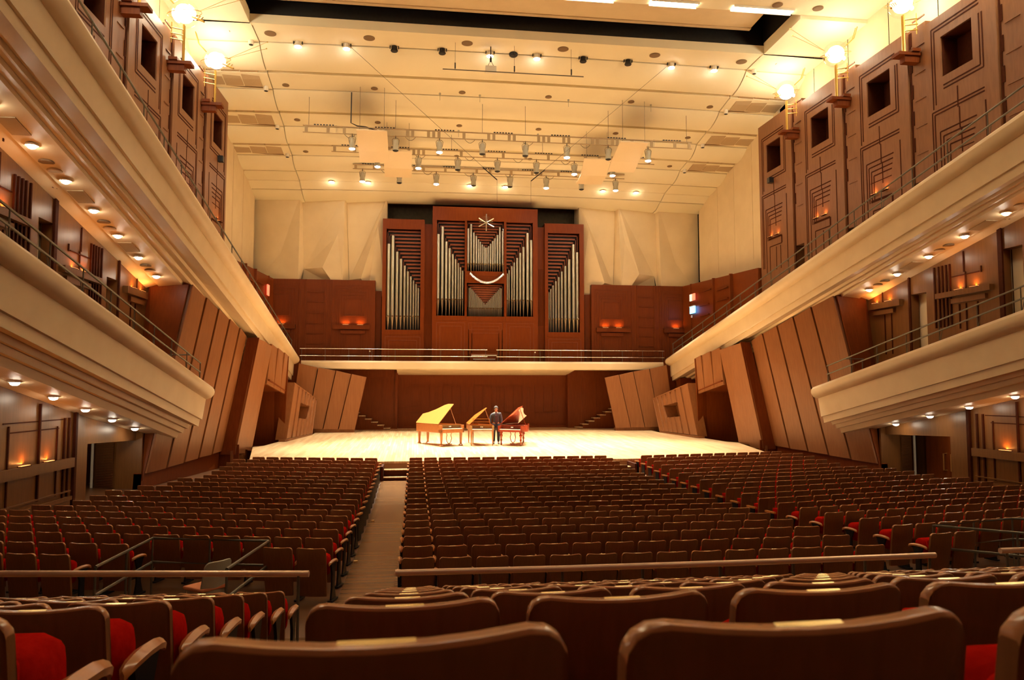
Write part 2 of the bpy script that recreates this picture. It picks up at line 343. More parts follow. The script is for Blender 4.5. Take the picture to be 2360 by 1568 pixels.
    for k in range(4):
        a, b = ye[k], ye[k+1]
        mb.slab([S(13.72, a, 8.5), S(13.62, b, 8.5), S(13.62, b, 17.5), S(13.72, a, 17.5)], S(.15, 0, 0))
        mb.box(*sorted((s*13.6, s*13.74)), b-.04, b, 10.2, 17.5)
    mb.slab([S(13.70, 34.4, 8.5), S(13.70, 34.8, 8.5), S(13.70, 34.8, 18), S(13.7, 34.4, 18)], S(.1, 0, 0))
    struct(f'wall_{side}_cream', mb, CREAM)
    # ---- brown wall around the choir gallery
    mb = MB()
    mb.slab([S(12.62, 34.75, 4.2), S(12.40, 44.65, 4.2), S(12.40, 44.65, 9.78), S(12.62, 34.75, 9.32)], S(.9, 0, 0))
    for y, z0, z1 in ((37.6, 4.5, 9.47), (39.9, 4.5, 9.58), (43.3, 4.5, 9.74)): mb.box(*sorted((s*12.38, s*12.55)), y-.05, y+.05, z0, z1)
    for y0, y1, z0, z1 in ((38.0, 39.5, 8.8, 8.85), (38.0, 39.5, 8.2, 8.25), (40.3, 42.0, 9.0, 9.05), (40.6, 42.0, 8.2, 8.25), (40.6, 41.9, 7.6, 7.65)): mb.box(*sorted((s*12.40, s*12.6)), y0, y1, z0, z1)
    struct(f'wall_{side}_choir', mb, W_WALL)
    # ---- back wall beside the organ
    mb = MB()
    mb.box(*sorted((s*6.55, s*12.5)), 44.62, 45.3, 4.5, 9.78); mb.box(*sorted((s*6.2, s*6.55)), 44.95, 45.3, 4.5, 9.2)
    for xc in (7.82, 12.1):
        for e in (0, .13, .27, .42, .58):
            if xc > 10 and e > .5: continue
            x0, x1 = xc-1.05+e, min(xc+1.05-e, 12.38)
            for z in (9.45-e*1.3, 4.9+e*.9): mb.box(*sorted((s*x0, s*x1)), 44.60-.03*e, 44.62, z-.02, z+.02)
            for x in (x0, x1): mb.box(*sorted((s*x-.02, s*x+.02)), 44.60-.03*e, 44.62, 7.6 if e > .3 else 5.0+e, 9.45-e*1.3)
            if e > .3:
                for x in (x0, x1): mb.box(*sorted((s*x-.02, s*x+.02)), 44.60-.03*e, 44.62, 5.0+e, 6.7)
        mb.box(*sorted((s*(xc-1.0), s*min(xc+1.15, 12.4))), 44.40, 44.62, 6.85, 7.10); mb.box(*sorted((s*(xc-.7), s*min(xc+.7, 12.4))), 44.48, 44.62, 6.60, 6.80); mb.box(*sorted((s*(xc-.66), s*min(xc+.66, 12.4))), 44.56, 44.62, 7.62, 7.68)
    for z in (9.05, 8.45, 7.8, 7.2, 6.6, 6.0, 5.4): mb.box(*sorted((s*9.55, s*10.45)), 44.57, 44.62, z-.025, z+.025)
    for x in (9.1, 9.45, 10.55, 10.9): mb.box(*sorted((s*x-.04, s*x+.04)), 44.57, 44.62, 4.6, 9.78)
    struct(f'wall_back_{side}', mb, W_WALL)
    # ---- faceted cream wall above it (vertices given as X, Z and how far each stands forward)
    mb = MB(); Y0 = 45.27
    V = lambda x, z, d: (s*x, Y0-d*1.45, z)
    A0, A1, A2, A3 = V(13.72, 14.9, 0), V(13.72, 9.3, 0), V(12.13, 11.36, .1), V(11.07, 15.0, .05)
    b0, b1 = V(11.43, 9.5, .35), V(11.03, 9.5, .42)
    mb.add([A0, A3, A2, A1], [(0, 1, 2, 3)]); mb.add([A2, b0, A1], [(0, 1, 2)]); mb.add([A3, b1, b0, A2], [(0, 1, 2, 3)])
    mb.add([A3, V(11.0, 15, -.25), V(10.82, 10.51, -.1), V(11.02, 9.5, -.1), b1], [(0, 1, 2, 3, 4)])
    C0, C1 = V(11.0, 15, -.25), V(8.45, 15, .10)
    mb.add([C0, C1, V(8.82, 12.56, .18), V(9.67, 10.53, .30), V(10.82, 10.51, -.1)], [(0, 1, 2, 3, 4)])
    mb.add([C1, V(8.48, 9.5, .42), V(8.95, 9.5, .42), V(9.67, 10.53, .30), V(8.82, 12.56, .18)], [(0, 1, 2, 3, 4)])
    mb.add([V(10.82, 10.51, -.1), V(9.67, 10.53, .30), V(8.95, 9.5, .02), V(11.02, 9.5, -.3)], [(0, 1, 2, 3)])
    mb.add([C1, V(8.38, 15, -.25), V(8.15, 9.5, -.1), V(8.48, 9.5, .42)], [(0, 1, 2, 3)])
    mb.add([V(8.38, 15, -.25), V(5.95, 15, .05), V(5.95, 13.4, .05), V(6.46, 13.21, .3), V(7.41, 9.9, .40), V(8.15, 9.9, -.1)], [(0, 1, 2, 3, 4, 5)])
    mb.add([V(5.95, 13.4, .05), V(5.95, 8.8, .0), V(7.0, 9.3, .05), V(7.41, 9.9, .40), V(6.46, 13.21, .3)], [(0, 1, 2, 3, 4)])
    mb.add([V(8.15, 9.9, -.1), V(7.41, 9.9, .40), V(7.0, 9.3, .05), V(8.15, 9.3, -.1)], [(0, 1, 2, 3)])
    mb.box(*sorted((s*5.93, s*5.99)), Y0-.05, 47.2, 8.8, 15)
    struct(f'wall_back_cream_{side}', mb, CREAM)
    # ---- fan of tilted panels at the back corners of the stage
    ft = [(6.86, 4.01), (7.71, 4.18), (8.56, 4.37), (9.53, 4.54), (10.58, 4.77)]; fb = [(7.46, 1.03), (8.37, 1.05), (9.2, 1.07), (10.1, 1.09), (11.0, 1.11)]
    for k in range(4):
        yn, yf = 42.66-.05*k, 42.8-.05*k
        mb = MB(); e = .025
        mb.slab([S(ft[k][0]+e, yf, ft[k][1]), S(ft[k+1][0]-e, yn, ft[k+1][1]), S(fb[k+1][0]-e, yn-.1, fb[k+1][1]+.05), S(fb[k][0]+e, yf-.1, fb[k][1]+.05)], (0, .09, .0))
        o = mb.build('wall_stage_fan_'+side, W_PANEL, bevel=.012); o['kind'] = 'structure'
    mb = MB(); mb.slab([S(7.5, 42.75, 1.12), S(11.0, 42.6, 1.16), S(11.0, 42.6, .7), S(7.5, 42.75, .7)], (0, .3, 0)); struct(f'trim_{5 if s<0 else 6}', mb, W_PANEL)
    mb = MB(); mb.box(*sorted((s*10.5, s*12.6)), 42.86, 42.96, .5, 4.95); mb.box(*sorted((s*11.2, s*12.5)), 42.0, 42.9, 3.0, 4.0); struct(f'wall_stage_corner_{side}', mb, W_WALL)
    # ---- block with the small window beside the stage
    nt_, fa_ = (10.03, 37.71, 3.60), (9.47, 41.9, 2.76); nb_, fb_ = (10.26, 37.0, .90), (9.56, 41.0, .95)
    def bl(u, v, d=0):    # u 0 near..1 far, v 0 bottom..1 top
        b = Vector(nb_).lerp(Vector(fb_), u); t = Vector(nt_).lerp(Vector(fa_), u); p = b.lerp(t, v); return S(p.x+d, p.y, p.z)
    us = [0, .2, .36, .5, .63, .75, .87, 1.0]; lo, hi = .40, .72
    mb = MB()
    for k in range(7):
        u0, u1 = us[k]+.004, us[k+1]-.004; t = (.10, 0, 0); d = -.02
        q = lambda v0, v1: mb.slab([bl(u0, v0, d), bl(u1, v0, d+.05), bl(u1, v1, d+.05), bl(u0, v1, d)], S(.12, 0, 0))
        if k in (2, 3, 4): q(.02, lo); q(hi, 1)
        else: q(.02, 1)
    struct('wall_stage_block_'+side, mb, W_PANEL)
    mb = MB()
    mb.slab([bl(.3, .2, .75), bl(.8, .2, .75), bl(.8, .95, .75), bl(.3, .95, .75)], S(.05, 0, 0))
    mb.slab([bl(.36, lo, .1), bl(.36, lo, .75), bl(.36, hi, .75), bl(.36, hi, .1)], (0, -.05, 0)); mb.slab([bl(.75, lo, .1), bl(.75, lo, .75), bl(.75, hi, .75), bl(.75, hi, .1)], (0, .05, 0))
    mb.slab([bl(.36, lo, .1), bl(.36, lo, .75), bl(.75, lo, .75), bl(.75, lo, .1)], (0, 0, -.04)); mb.slab([bl(.36, hi, .1), bl(.36, hi, .75), bl(.75, hi, .75), bl(.75, hi, .1)], (0, 0, .04))
    mb.slab([bl(.53, lo, .45), bl(.57, lo, .45), bl(.57, hi, .45), bl(.53, hi, .45)], S(.25, 0, 0))
    struct('window_'+('1' if s < 0 else '2'), mb, W_PANEL)
    mb = MB()
    mb.slab([bl(0, .0, .0), bl(0, 1, 0), bl(0, 1, .5), bl(0, 0, .5)], (0, .05, 0)); mb.slab([bl(0, 1, 0), bl(1, 1, 0), bl(1, 1, 1.9), bl(0, 1, .9)], (0, 0, .05))
    mb.slab([S(10.30, 36.95, .93), S(9.58, 41.0, .97), S(9.58, 41.0, .7), S(10.30, 36.95, .7)], S(.3, 0, 0))
    mb.slab([bl(1, 0, 0), bl(1, 1, 0), bl(1, 1, 1.6), bl(1, 0, 1.6)], (0, -.05, 0))
    struct('wall_stage_cheek_'+side, mb, W_PANEL)
    # ---- doorway with header, tall leaning panels, deep cheek
    def pan(q, t=.1, m_=None, b=.012):
        mb = MB(); mb.slab([S(*p) for p in q], S(t, 0, 0)); o = mb.build('wall_stage_'+side, m_ or W_PANEL, bevel=b); o['kind'] = 'structure'
    zt = lambda y: 3.55+BDIR*(y-42.8)+.35
    yy = [37.4, 36.6, 35.75, 34.95]; xb = [10.38, 10.5, 10.65, 10.82]; zz = [3.06, 3.22, 3.38, 3.55]
    for k in range(3): pan([(xb[k], yy[k]-.02, zz[k]), (xb[k+1], yy[k+1]+.02, zz[k+1]), (xb[k+1]-.18, yy[k+1]+.02, zt(yy[k+1])), (xb[k]-.12, yy[k]-.02, zt(yy[k]))])
    pan([(11.28, 34.35, .64), (11.40, 33.4, .72), (10.66, 33.85, 5.35), (10.62, 34.93, 5.25)])
    pan([(11.37, 33.38, .56), (11.53, 32.38, .62), (10.79, 32.92, 5.45), (10.63, 33.83, 5.35)])
    pan([(11.42, 34.3, .70), (11.62, 32.35, .75), (11.62, 32.35, .0), (11.45, 34.3, .0)], b=0)
    mb = MB(); mb.slab([S(11.53, 32.38, .60), S(12.12, 32.30, .60), S(11.28, 32.95, 5.5), S(10.79, 32.92, 5.5)], (0, .06, 0))
    mb.slab([S(10.4, 37.2, .6), S(10.9, 37.35, .6), S(10.9, 37.35, 4.9), S(10.25, 37.2, 4.9)], (0, .08, 0)); mb.slab([S(10.9, 37.35, .6), S(12.6, 37.4, .6), S(12.6, 37.4, 4.9), S(10.9, 37.35, 4.9)], (0, .08, 0))
    mb.slab([S(12.6, 32.3, .5), S(12.6, 37.5, .5), S(12.6, 37.5, 5.2), S(12.6, 32.3, 5.2)], S(.1, 0, 0))
    mb.slab([S(10.5, 37.2, .62), S(12.6, 37.4, .62), S(12.6, 34, .62), S(11.3, 34.3, .62)], (0, 0, -.05))
    mb.slab([S(10.7, 35, 3.7), S(10.35, 37.3, 3.2), S(12.6, 37.3, 3.2), S(12.6, 35, 3.7)], (0, 0, .05))
    mb.box(*sorted((s*11.4, s*13.2)), 32.42, 32.52, -.2, 1.0); mb.box(*sorted((s*10.4, s*11.45)), 34.35, 34.45, -.2, .55)
    struct('wall_stage_recess_'+side, mb, W_WALL)
    # ---- the large leaning wall between stage and audience
    gt = [(11.30, 32.9, 5.15), (11.37, 31.83, 5.42), (11.52, 30.76, 5.68), (11.67, 29.62, 5.95), (11.81, 28.41, 6.24), (11.88, 26.85, 6.50)]
    gb = [(12.06, 32.32, .74), (12.14, 31.08, .70), (12.31, 29.85, .665), (12.43, 28.48, .625), (12.65, 27.27, .56), (12.90, 25.96, .50)]
    for k in range(5):
        st = .05
        q = [(gb[k][0], gb[k][1]-.02, gb[k][2]), (gb[k+1][0]-st, gb[k+1][1]+.02, gb[k+1][2]+.03), (gt[k+1][0]-st, gt[k+1][1]+.02, gt[k+1][2]+.4), (gt[k][0], gt[k][1]-.02, gt[k][2]+.4)]
        pan(q, .14)
    mb = MB()
    mb.slab([S(12.95, 25.9, .3), S(13.9, 26.4, .3), S(13.3, 27.1, 7.2), S(11.9, 26.8, 7.2)], (0, .08, 0))
    mb.slab([S(12.15, 32.3, .74), S(12.5, 28.4, .66), S(12.98, 25.9, .52), S(13.0, 25.9, -.1)], S(.25, 0, 0))
    mb.slab([S(12.16, 32.3, .76), S(12.98, 25.9, .54), S(13.02, 25.9, -.2), S(12.2, 32.3, -.2)], S(.25, 0, 0))
    struct('wall_leaning_base_'+side, mb, W_WALL)
    # ---- wall behind the lower balcony (second level) and aisle wall (ground level)
    X2 = 13.42
    mb = MB(); dk = MB()
    zb2 = lambda y: 3.40+BDIR*(y-27.5)
    def w2(y0, y1, z0, z1, d0=-.3, d1=0., m_=None): (m_ or mb).box(*sorted((s*(X2-d0), s*(X2-d1))), y0, y1, z0, z1)
    segs = []; y = 24.5
    for j in range(7):
        o = -4.2*j
        # door opening 23.7..24.5, wall 20.3..23.7
        top = 7.5-o*.187+.9
        w2(20.3+o, 23.7+o, zb2(20.3+o)-1.72, top); w2(23.7+o, 24.5+o, 6.66-.2*o, top)
        w2(23.7+o, 24.5+o, zb2(24)+o*BDIR*0-2, 6.7-.2*o, -1.0, -.8, dk)
        zl = 6.45-.187*o if j else 6.45
        w2(20.64+o, 23.06+o, zl-.13, zl+.05, 0, .16); w2(20.9+o, 22.4+o, zl-.36, zl-.2, 0, .10)
        for yy2 in (22.49, 22.66, 22.84, 23.02, 23.23): w2(yy2+o-.025, yy2+o+.025, zl-1.1, zl+.98, 0, .05, dk)
        for a, b, c_, d_ in ((21.78, 21.82, zl, zl+.62), (21.84, 21.88, zl+.62, zl+1.3), (21.2, 22.4, zl+.52, zl+.55), (21.1, 21.14, zl+.5, zl+.7), (21.8, 21.84, zl-1.3, zl-.4), (22.1, 22.14, zl-1.2, zl-.4), (21.3, 21.34, zl-1.2, zl-.4)): w2(a+o, b+o, c_, d_, 0, .03, dk)
        w2(20.22+o, 20.30+o, zb2(20.3+o)-1.5, top, 0, .06, dk); w2(24.5+o, 24.58+o, zb2(24.5+o)-1.5, top, 0, .06, dk)
    w2(24.5, 27.3, 3.5, 7.6)
    w2(24.95, 26.75, 6.34, 6.56, 0, .16); w2(25.4, 26.6, 6.12, 6.28, 0, .1); w2(25.6, 25.64, 4.6, 6.1, 0, .03, dk); w2(26.0, 26.04, 4.6, 6.1, 0, .03, dk); w2(26.1, 26.14, 6.56, 7.0, 0, .03, dk)
    # ground level
    
    for q in range(14):
        ya = -4+q*1.9014; yb = ya+1.9014; w2(ya, yb, -.35, 1.5+.187*(27.5-ya)+.04)
    
    for y0, y1 in ((18.0, 21.72), (13.6, 17.3), (9.2, 12.9)):
        z0 = 1.30
        w2(y0, y1, z0-.13, z0+.12, 0, .13); w2(y0, y1, .30, .40, 0, .1); w2(y0, y1, .52, .56, 0, .06)
        for t_ in (21.3, 21.56): w2(t_-21.72+y1-.03, t_-21.72+y1+.03, .4, 2.5, 0, .05, dk)
        w2(y1-.80-.02, y1-.80+.02, .5, 2.3, 0, .03, dk); w2(y1-1.8, y1-1.74, .5, 2.9, 0, .05, dk); w2(y1-3.2, y1-3.15, .5, 2.4, 0, .03, dk)
        for e in (.0, .22): w2(y0+.3+e, y1-.5-e, 2.45-e, 2.48-e, 0, .02, dk)
        w2(y1+.12, y1+.24, -.2, 3.5, 0, .08, dk)
    w2(-4, 21.7, -.3, .28, 0, .05)
    struct(f'wall_{side}_aisle', mb, W_SIDE); struct(f'trim_{7 if s<0 else 8}', dk, W_DARK)
    mb = MB(); top = 1.70                    # vestibule with doors
    mb.box(*sorted((s*13.42, s*15.3)), 22.62, 22.8, -.35, 2.6)
    mb.slab([S(14.72, 26.6, -.3), S(13.86, 26.09, -.3), S(13.86, 26.09, 2.2), S(14.72, 26.6, 2.2)], (0, .1, 0)); mb.slab([S(13.86, 26.09, -.3), S(13.0, 25.9, -.3), S(13.0, 25.9, 2.2), S(13.86, 26.09, 2.2)], (0, .1, 0))
    mb.hexa([S(13.42, 22.62, 1.72), S(15.3, 22.62, 1.72), S(15.3, 26.8, 1.60), S(13.2, 26.2, 1.60), S(13.42, 22.62, 2.6), S(15.3, 22.62, 2.6), S(15.3, 26.8, 2.0), S(13.2, 26.2, 2.0)])
    mb.box(*sorted((s*15.15, s*15.3)), 22.6, 26.9, -.3, 2.6)
    struct(f'wall_{side}_vestibule', mb, W_SIDE)
    lamp('POINT', (s*14.2, 24.2, 1.35), 16.0, WARM2, .1, name='vestibule_light')
    mb = MB()
    for k in range(30):
        z = -.05+k*.053; a, b = Vector((14.62, 26.52, z)), Vector((13.94, 26.12, z)); mb.slab([S(a.x, a.y-.03, z), S(b.x, b.y-.03, z), S(b.x, b.y-.05, z+.028), S(a.x, a.y-.05, z+.028)], (0, .03, 0))
    o = mb.build('louvre_panel', W_PANEL); tag(o, f'slatted wooden vent panel beside the {side} hall door', 'vent panel')
    mb = MB(); mb.cyl(S(14.73, 26.45, -.3), S(14.73, 26.45, 1.6), .045, 8)
    tag(mb.build('door_post', WHITE), f'pale upright post at the edge of the {side} hall doorway', 'post')
    d = MB()
    d.box(*sorted((s*15.02, s*15.14)), 23.6, 24.9, -.1, 1.6); d.box(*sorted((s*15.02, s*15.14)), 24.93, 26.2, -.1, 1.6)
    dr = d.build('door_'+('1' if s < 0 else '2'), W_WALL, bevel=.01); dr['kind'] = 'structure'
    for yh in (24.72, 25.1):
        h = MB(); h.tube([S(15.02, yh, .95), S(14.9, yh, .95), S(14.9, yh, .35), S(15.02, yh, .35)], .03, 8); h.build('door_handle', BRASS, dr)
# ---- dark niche behind the organ top, rear wall
mb = MB(); mb.box(-6, 6, 46.6, 46.8, 4.6, 15.6); mb.box(-6, 6, 44.9, 46.8, 14.9, 15.6)
struct('wall_back_organ_niche', mb, NICHE)
mb = MB(); mb.box(-15.5, 15.5, -4.2, -4.0, -.3, 19); struct('wall_rear', mb, W_WALL)
mb = MB(); 
for s in (-1, 1): mb.box(*sorted((s*15.3, s*15.5)), -4, 34, -.3, 8.5)
struct('wall_outer', mb, W_WALL)
# ================================================================== CEILING
def bay(y0, z0, y1, z1, n=7):
    o = []
    for i in range(n+1):
        t = i/n; o.append((y0+(y1-y0)*t, z0+(z1-z0)*math.sin(t*math.pi/2)**.8 if t > 0 else z0))
    return o
G = .3
CP = [(30.15, 18.0), (31.75, 18.0), (31.75, 18.0+G), (31.80, 18.0+G)]+bay(31.80, 17.97, 33.32, 17.42)+[(33.32, 17.42+.13), (33.60, 17.42+.13), (33.60, 17.42)]+\
     [(34.86, 17.23), (34.86, 17.23+G), (34.91, 17.23+G)]+bay(34.91, 17.2, 36.38, 16.75)+[(36.38, 16.75+.13), (36.66, 16.75+.13), (36.66, 16.75)]+\
     [(37.93, 16.57), (37.93, 16.57+G), (37.98, 16.57+G)]+bay(37.98, 16.54, 39.14, 16.05)+[(39.14, 16.05+.13), (39.42, 16.05+.13), (39.42, 16.05)]+\
     [(40.55, 15.91), (40.55, 15.91+G), (40.60, 15.91+G)]+bay(40.6, 15.88, 41.86, 15.45)+[(41.86, 15.45+.2), (42.0, 15.45+.2), (42.0, 15.45)]+\
     [(43.2, 15.28), (43.22, 15.31), (43.26, 15.31), (43.28, 15.26), (43.95, 14.98), (43.95, 15.15), (44.08, 15.15), (44.08, 14.95), (44.95, 14.66), (45.6, 14.62)]
camb = lambda x: .10*(1-min(1, (x/10.8)**2))
def cz(y, x=0):
    zf = [(a, b) for a, b in CP]
    for (a, b), (c, d) in zip(zf, zf[1:]):
        if a <= y <= c and c > a: return b+(d-b)*(y-a)/(c-a)+camb(x)
    return 18.2+camb(x)
mb = MB(); xs = [-10.82+21.64*i/12 for i in range(13)]
mb.loft([[(x, y, z+camb(x)) for y, z in CP] for x in xs], cap=False, closed=False)
struct('ceiling', mb, CEIL, smooth=True, angle=25)
mb = MB()
for s in (-1, 1):
    r = [[(s*x, y, z-.03+d) for y, z in CP if True] for x, d in ((10.85, .25), (10.85, 0), (12.2, -.02), (13.75, -.05))]
    mb.loft(r, cap=False, closed=False)
struct('ceiling_sides', mb, CEIL, smooth=True, angle=25)
# flat ceiling over the audience and the dark lighting slot
mb = MB(); mb.box(-13.75, 13.75, -4, 27.0, 18.15, 18.4)
for s in (-1, 1): mb.box(*sorted((s*10.9, s*13.75)), 27.0, 30.15, 18.0, 18.5)
mb.hexa([(-10.9, 30.15, 18.0), (10.9, 30.15, 18.0), (10.9, 30.35, 18.0), (-10.9, 30.35, 18.0), (-10.9, 30.15, 18.38), (10.9, 30.15, 18.38), (10.9, 30.35, 18.38), (-10.9, 30.35, 18.38)])
struct('ceiling_front', mb, CEIL)
mb = MB()
mb.box(-11.2, 11.2, 30.4, 30.6, 18.3, 21); mb.box(-11.2, 11.2, 26.6, 26.8, 18.4, 21); mb.box(-11.2, 11.2, 26.8, 30.6, 20.8, 21)
for s in (-1, 1): mb.box(*sorted((s*11.0, s*11.2)), 26.8, 30.6, 18.4, 21)
struct('ceiling_slot', mb, BLACK)
mb = MB(); mb.box(-10.1, 10.15, 27.35, 29.95, 18.95, 19.25); mb.box(-10.1, 10.15, 29.75, 29.95, 18.9, 19.3)
tag(mb.build('slot_baffle', BALC, bevel=.02), 'long pale baffle board hung inside the black lighting slot of the ceiling', 'baffle')
# ================================================================== ORGAN
OY = 44.5
org = thing('pipe_organ', 'great pipe organ in a red brown case with three towers behind the choir gallery', 'pipe organ', (0, OY, 4.6))
OO = (0, OY, 4.6)
TOW = []
def case(x0, x1, zb, zt, holes, y=OY, dep=.9, name='organ_tower'):
    # front board with openings: holes = (xa, xb, za, zb) in separate columns
    m = MB(); cols = sorted(set([(h[0], h[1]) for h in holes])); x = x0
    for a, b in cols:
        m.box(x, a, y, y+.16, zb, zt); z = zb
        for h in sorted([h for h in holes if (h[0], h[1]) == (a, b)], key=lambda q: q[2]): m.box(a, b, y, y+.16, z, h[2]); z = h[3]
        m.box(a, b, y, y+.16, z, zt); x = b
    m.box(x, x1, y, y+.16, zb, zt); m.box(x0, x0+.06, y+.16, y+dep, zb, zt); m.box(x1-.06, x1, y+.16, y+dep, zb, zt); m.box(x0, x1, y+.16, y+dep, zt-.06, zt)
    m.box(x0+.05, x1-.05, y+dep-.1, y+dep, zb, zt)
    tw = m.build(name, W_ORGAN, org, OO); TOW.append((x0, x1, tw))
    for h in holes:      # thin frame and lower panel mouldings
        m = MB(); e = .05
        m.box(h[0]-e, h[1]+e, y-.03, y, h[2]-.28, h[2]); m.build('ledge', W_ORGAN, tw, OO)
case(-6.15, -3.67, 4.6, 13.50, [(-5.93, -3.90, 6.85, 12.90)]); case(3.63, 6.07, 4.6, 13.50, [(3.83, 5.80, 6.80, 12.92)])
case(-3.2, 3.15, 4.6, 14.28, [(-2.95, -1.27, 7.70, 13.46), (-1.15, 1.10, 10.40, 13.48), (-1.15, 1.10, 7.68, 9.70), (1.24, 2.86, 7.70, 13.44)], y=OY-.25, dep=1.2)
for a, b in ((-3.68, -3.18), (3.13, 3.65)):
    m = MB()
    m.box(a, b, OY+.3, OY+.4, 4.6, 13.3)
    for i in range(9): m.box(a+.03+i*.052, a+.055+i*.052, OY+.26, OY+.3, 7.2, 10.7)
    m.build('link_panel', W_ORGAN, org, OO)
def pipe(x, zf, zm, zt, r, y):
    m = MB()
    m.lathe([(r*.18, zf-zm), (r*.95, -.03), (r*1.02, 0), (r, .03), (r, zt-zm), (r*.9, zt-zm)], (x, y, zm), 10)
    tw = [q for q in TOW if q[0] <= x <= q[1]][0][2]; m.build('organ_pipe', TIN, tw, OO, smooth=True)
    return (x-r*.55, x+r*.55, y-r-.01, zm+r*.4, zm+r*1.6, r)
mouths = []
def row(xt, zf, zm, y, gap=.86):
    for i, (x, zt) in enumerate(xt):
        nb_ = [abs(x-q[0]) for k, q in enumerate(xt) if k != i]; r = min(nb_)*gap/2
        if len(nb_) > 3: r = min(r, .13)
        if zt-zm > 4.3 and r > .1: r *= 1.08
        pipe(x, zf, zm, zt, r, y); mouths.append((x, y-r, zm, r))
row([(-5.8, 11.99), (-5.55, 12.5), (-5.29, 11.53), (-5.06, 11.1), (-4.84, 10.7), (-4.65, 10.36), (-4.47, 10.07), (-4.31, 9.83), (-4.16, 9.6), (-4.02, 9.38)], 6.87, 7.66, OY+.12)
row([(-2.86, 12.6), (-2.61, 13.07), (-2.38, 12.17), (-2.18, 11.77), (-1.99, 11.42), (-1.82, 11.12), (-1.66, 10.88), (-1.53, 10.64), (-1.39, 10.43)], 7.72, 8.69, OY-.13)
row([(-1.07, 13.01), (-.9, 13.27), (-.73, 12.77), (-.58, 12.56), (-.45, 12.36), (-.34, 12.21), (-.22, 12.05), (-.11, 11.94), (-.02, 11.87), (.07, 11.87), (.17, 11.96), (.29, 12.11), (.42, 12.28), (.55, 12.45), (.7, 12.65), (.85, 13.13), (1.03, 12.89)], 10.42, 10.86, OY-.13)
row([(1.3, 10.31), (1.41, 10.52), (1.58, 10.77), (1.72, 10.99), (1.9, 11.27), (2.09, 11.59), (2.29, 11.96), (2.54, 12.82), (2.77, 12.39)], 7.72, 8.69, OY-.13)
row([(3.89, 9.26), (4.01, 9.46), (4.16, 9.68), (4.33, 9.94), (4.51, 10.2), (4.7, 10.54), (4.92, 10.89), (5.16, 11.3), (5.43, 12.24), (5.67, 11.75)], 6.82, 7.62, OY+.12)
low = []
for i in range(25):
    x = -1.0+i*1.94/24; zt = 9.52-(1-abs(x+.03)/.98)*1.1 if 0 < i < 24 else 9.4; low.append((x, zt))
row(low, 7.70, 8.18, OY-.13)
m = MB()
for x, y, zm, r in mouths: m.box(x-r*.6, x+r*.6, y-.012, y+.01, zm-.035, zm+.035)
o = m.build('pipe_mouths', PLATE, org, OO); o['kind'] = 'stuff'; o['label'] = 'bright lips where the pipes meet their feet'
def shut(x0, x1, z1, prof, y, mode):     # L-shaped nested slats following the pipe tops
    m = MB(); m.box(x0, x1, y+.10, y+.14, prof[0], z1)
    return m
bk = MB()
def nest(x0, x1, z1, zlow, y, side, n, dx, dz=.19):
    sl = MB()
    # side: -1 steps grow from the left (tall pipes left), +1 from the right, 0 both (V shape)
    for k in range(n):
        z = z1-.1-k*dz; a, b = x0, x1
        if side <= 0: a = x0+.05+k*dx
        if side >= 0: b = x1-.05-k*dx
        if b-a < .06 or z < zlow: break
        sl.box(a, b, y, y+.07, z-.05, z+.05)
        if side <= 0: sl.box(a, a+.05, y, y+.07, max(zlow, z-1.6), z+.05)
        if side >= 0: sl.box(b-.05, b, y, y+.07, max(zlow, z-1.6), z+.05)
    bk.box(x0, x1, y+.12, y+.2, zlow-2.5 if zlow > 9 else zlow, z1)
    sl.build('shutter_slats', W_SLAT, [q for q in TOW if q[0] <= x0 <= q[1]][0][2], OO)
nest(-5.93, -3.90, 12.90, 9.0, OY+.30, -1, 17, .118, .22); nest(3.83, 5.80, 12.92, 9.0, OY+.30, 1, 17, .114, .22)
nest(-2.95, -1.27, 13.46, 10.2, OY+.05, -1, 14, .118, .22); nest(1.24, 2.86, 13.44, 10.2, OY+.05, 1, 14, .114, .22)
nest(-1.17, 1.13, 13.48, 11.5, OY+.05, 0, 10, .115, .17); nest(-1.15, 1.10, 9.70, 8.3, OY+.05, 0, 10, .1, .135)
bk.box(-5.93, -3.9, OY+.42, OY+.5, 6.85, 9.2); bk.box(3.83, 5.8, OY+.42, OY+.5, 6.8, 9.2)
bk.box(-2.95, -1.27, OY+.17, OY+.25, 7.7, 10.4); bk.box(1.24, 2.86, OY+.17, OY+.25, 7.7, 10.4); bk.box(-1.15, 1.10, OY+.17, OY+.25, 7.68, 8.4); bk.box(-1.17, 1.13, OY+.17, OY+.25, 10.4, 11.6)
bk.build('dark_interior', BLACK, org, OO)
m = MB()      # base panel mouldings
for x0, x1, y, zt in ((-5.95, -3.88, OY, 6.45), (3.83, 5.85, OY, 6.4), (-2.95, -1.25, OY-.25, 7.3), (1.22, 2.9, OY-.25, 7.3), (-1.05, 1.0, OY-.25, 7.3), (-1.05, 1.0, OY-.25, 6.9)):
    for e in (0, .2):
        m.box(x0+e, x1-e, y-.02, y, zt-e-.03, zt-e); m.box(x0+e, x0+e+.03, y-.02, y, 4.7, zt-e); m.box(x1-e-.03, x1-e, y-.02, y, 4.7, zt-e)
m.build('base_panel', W_SLAT, org, OO)
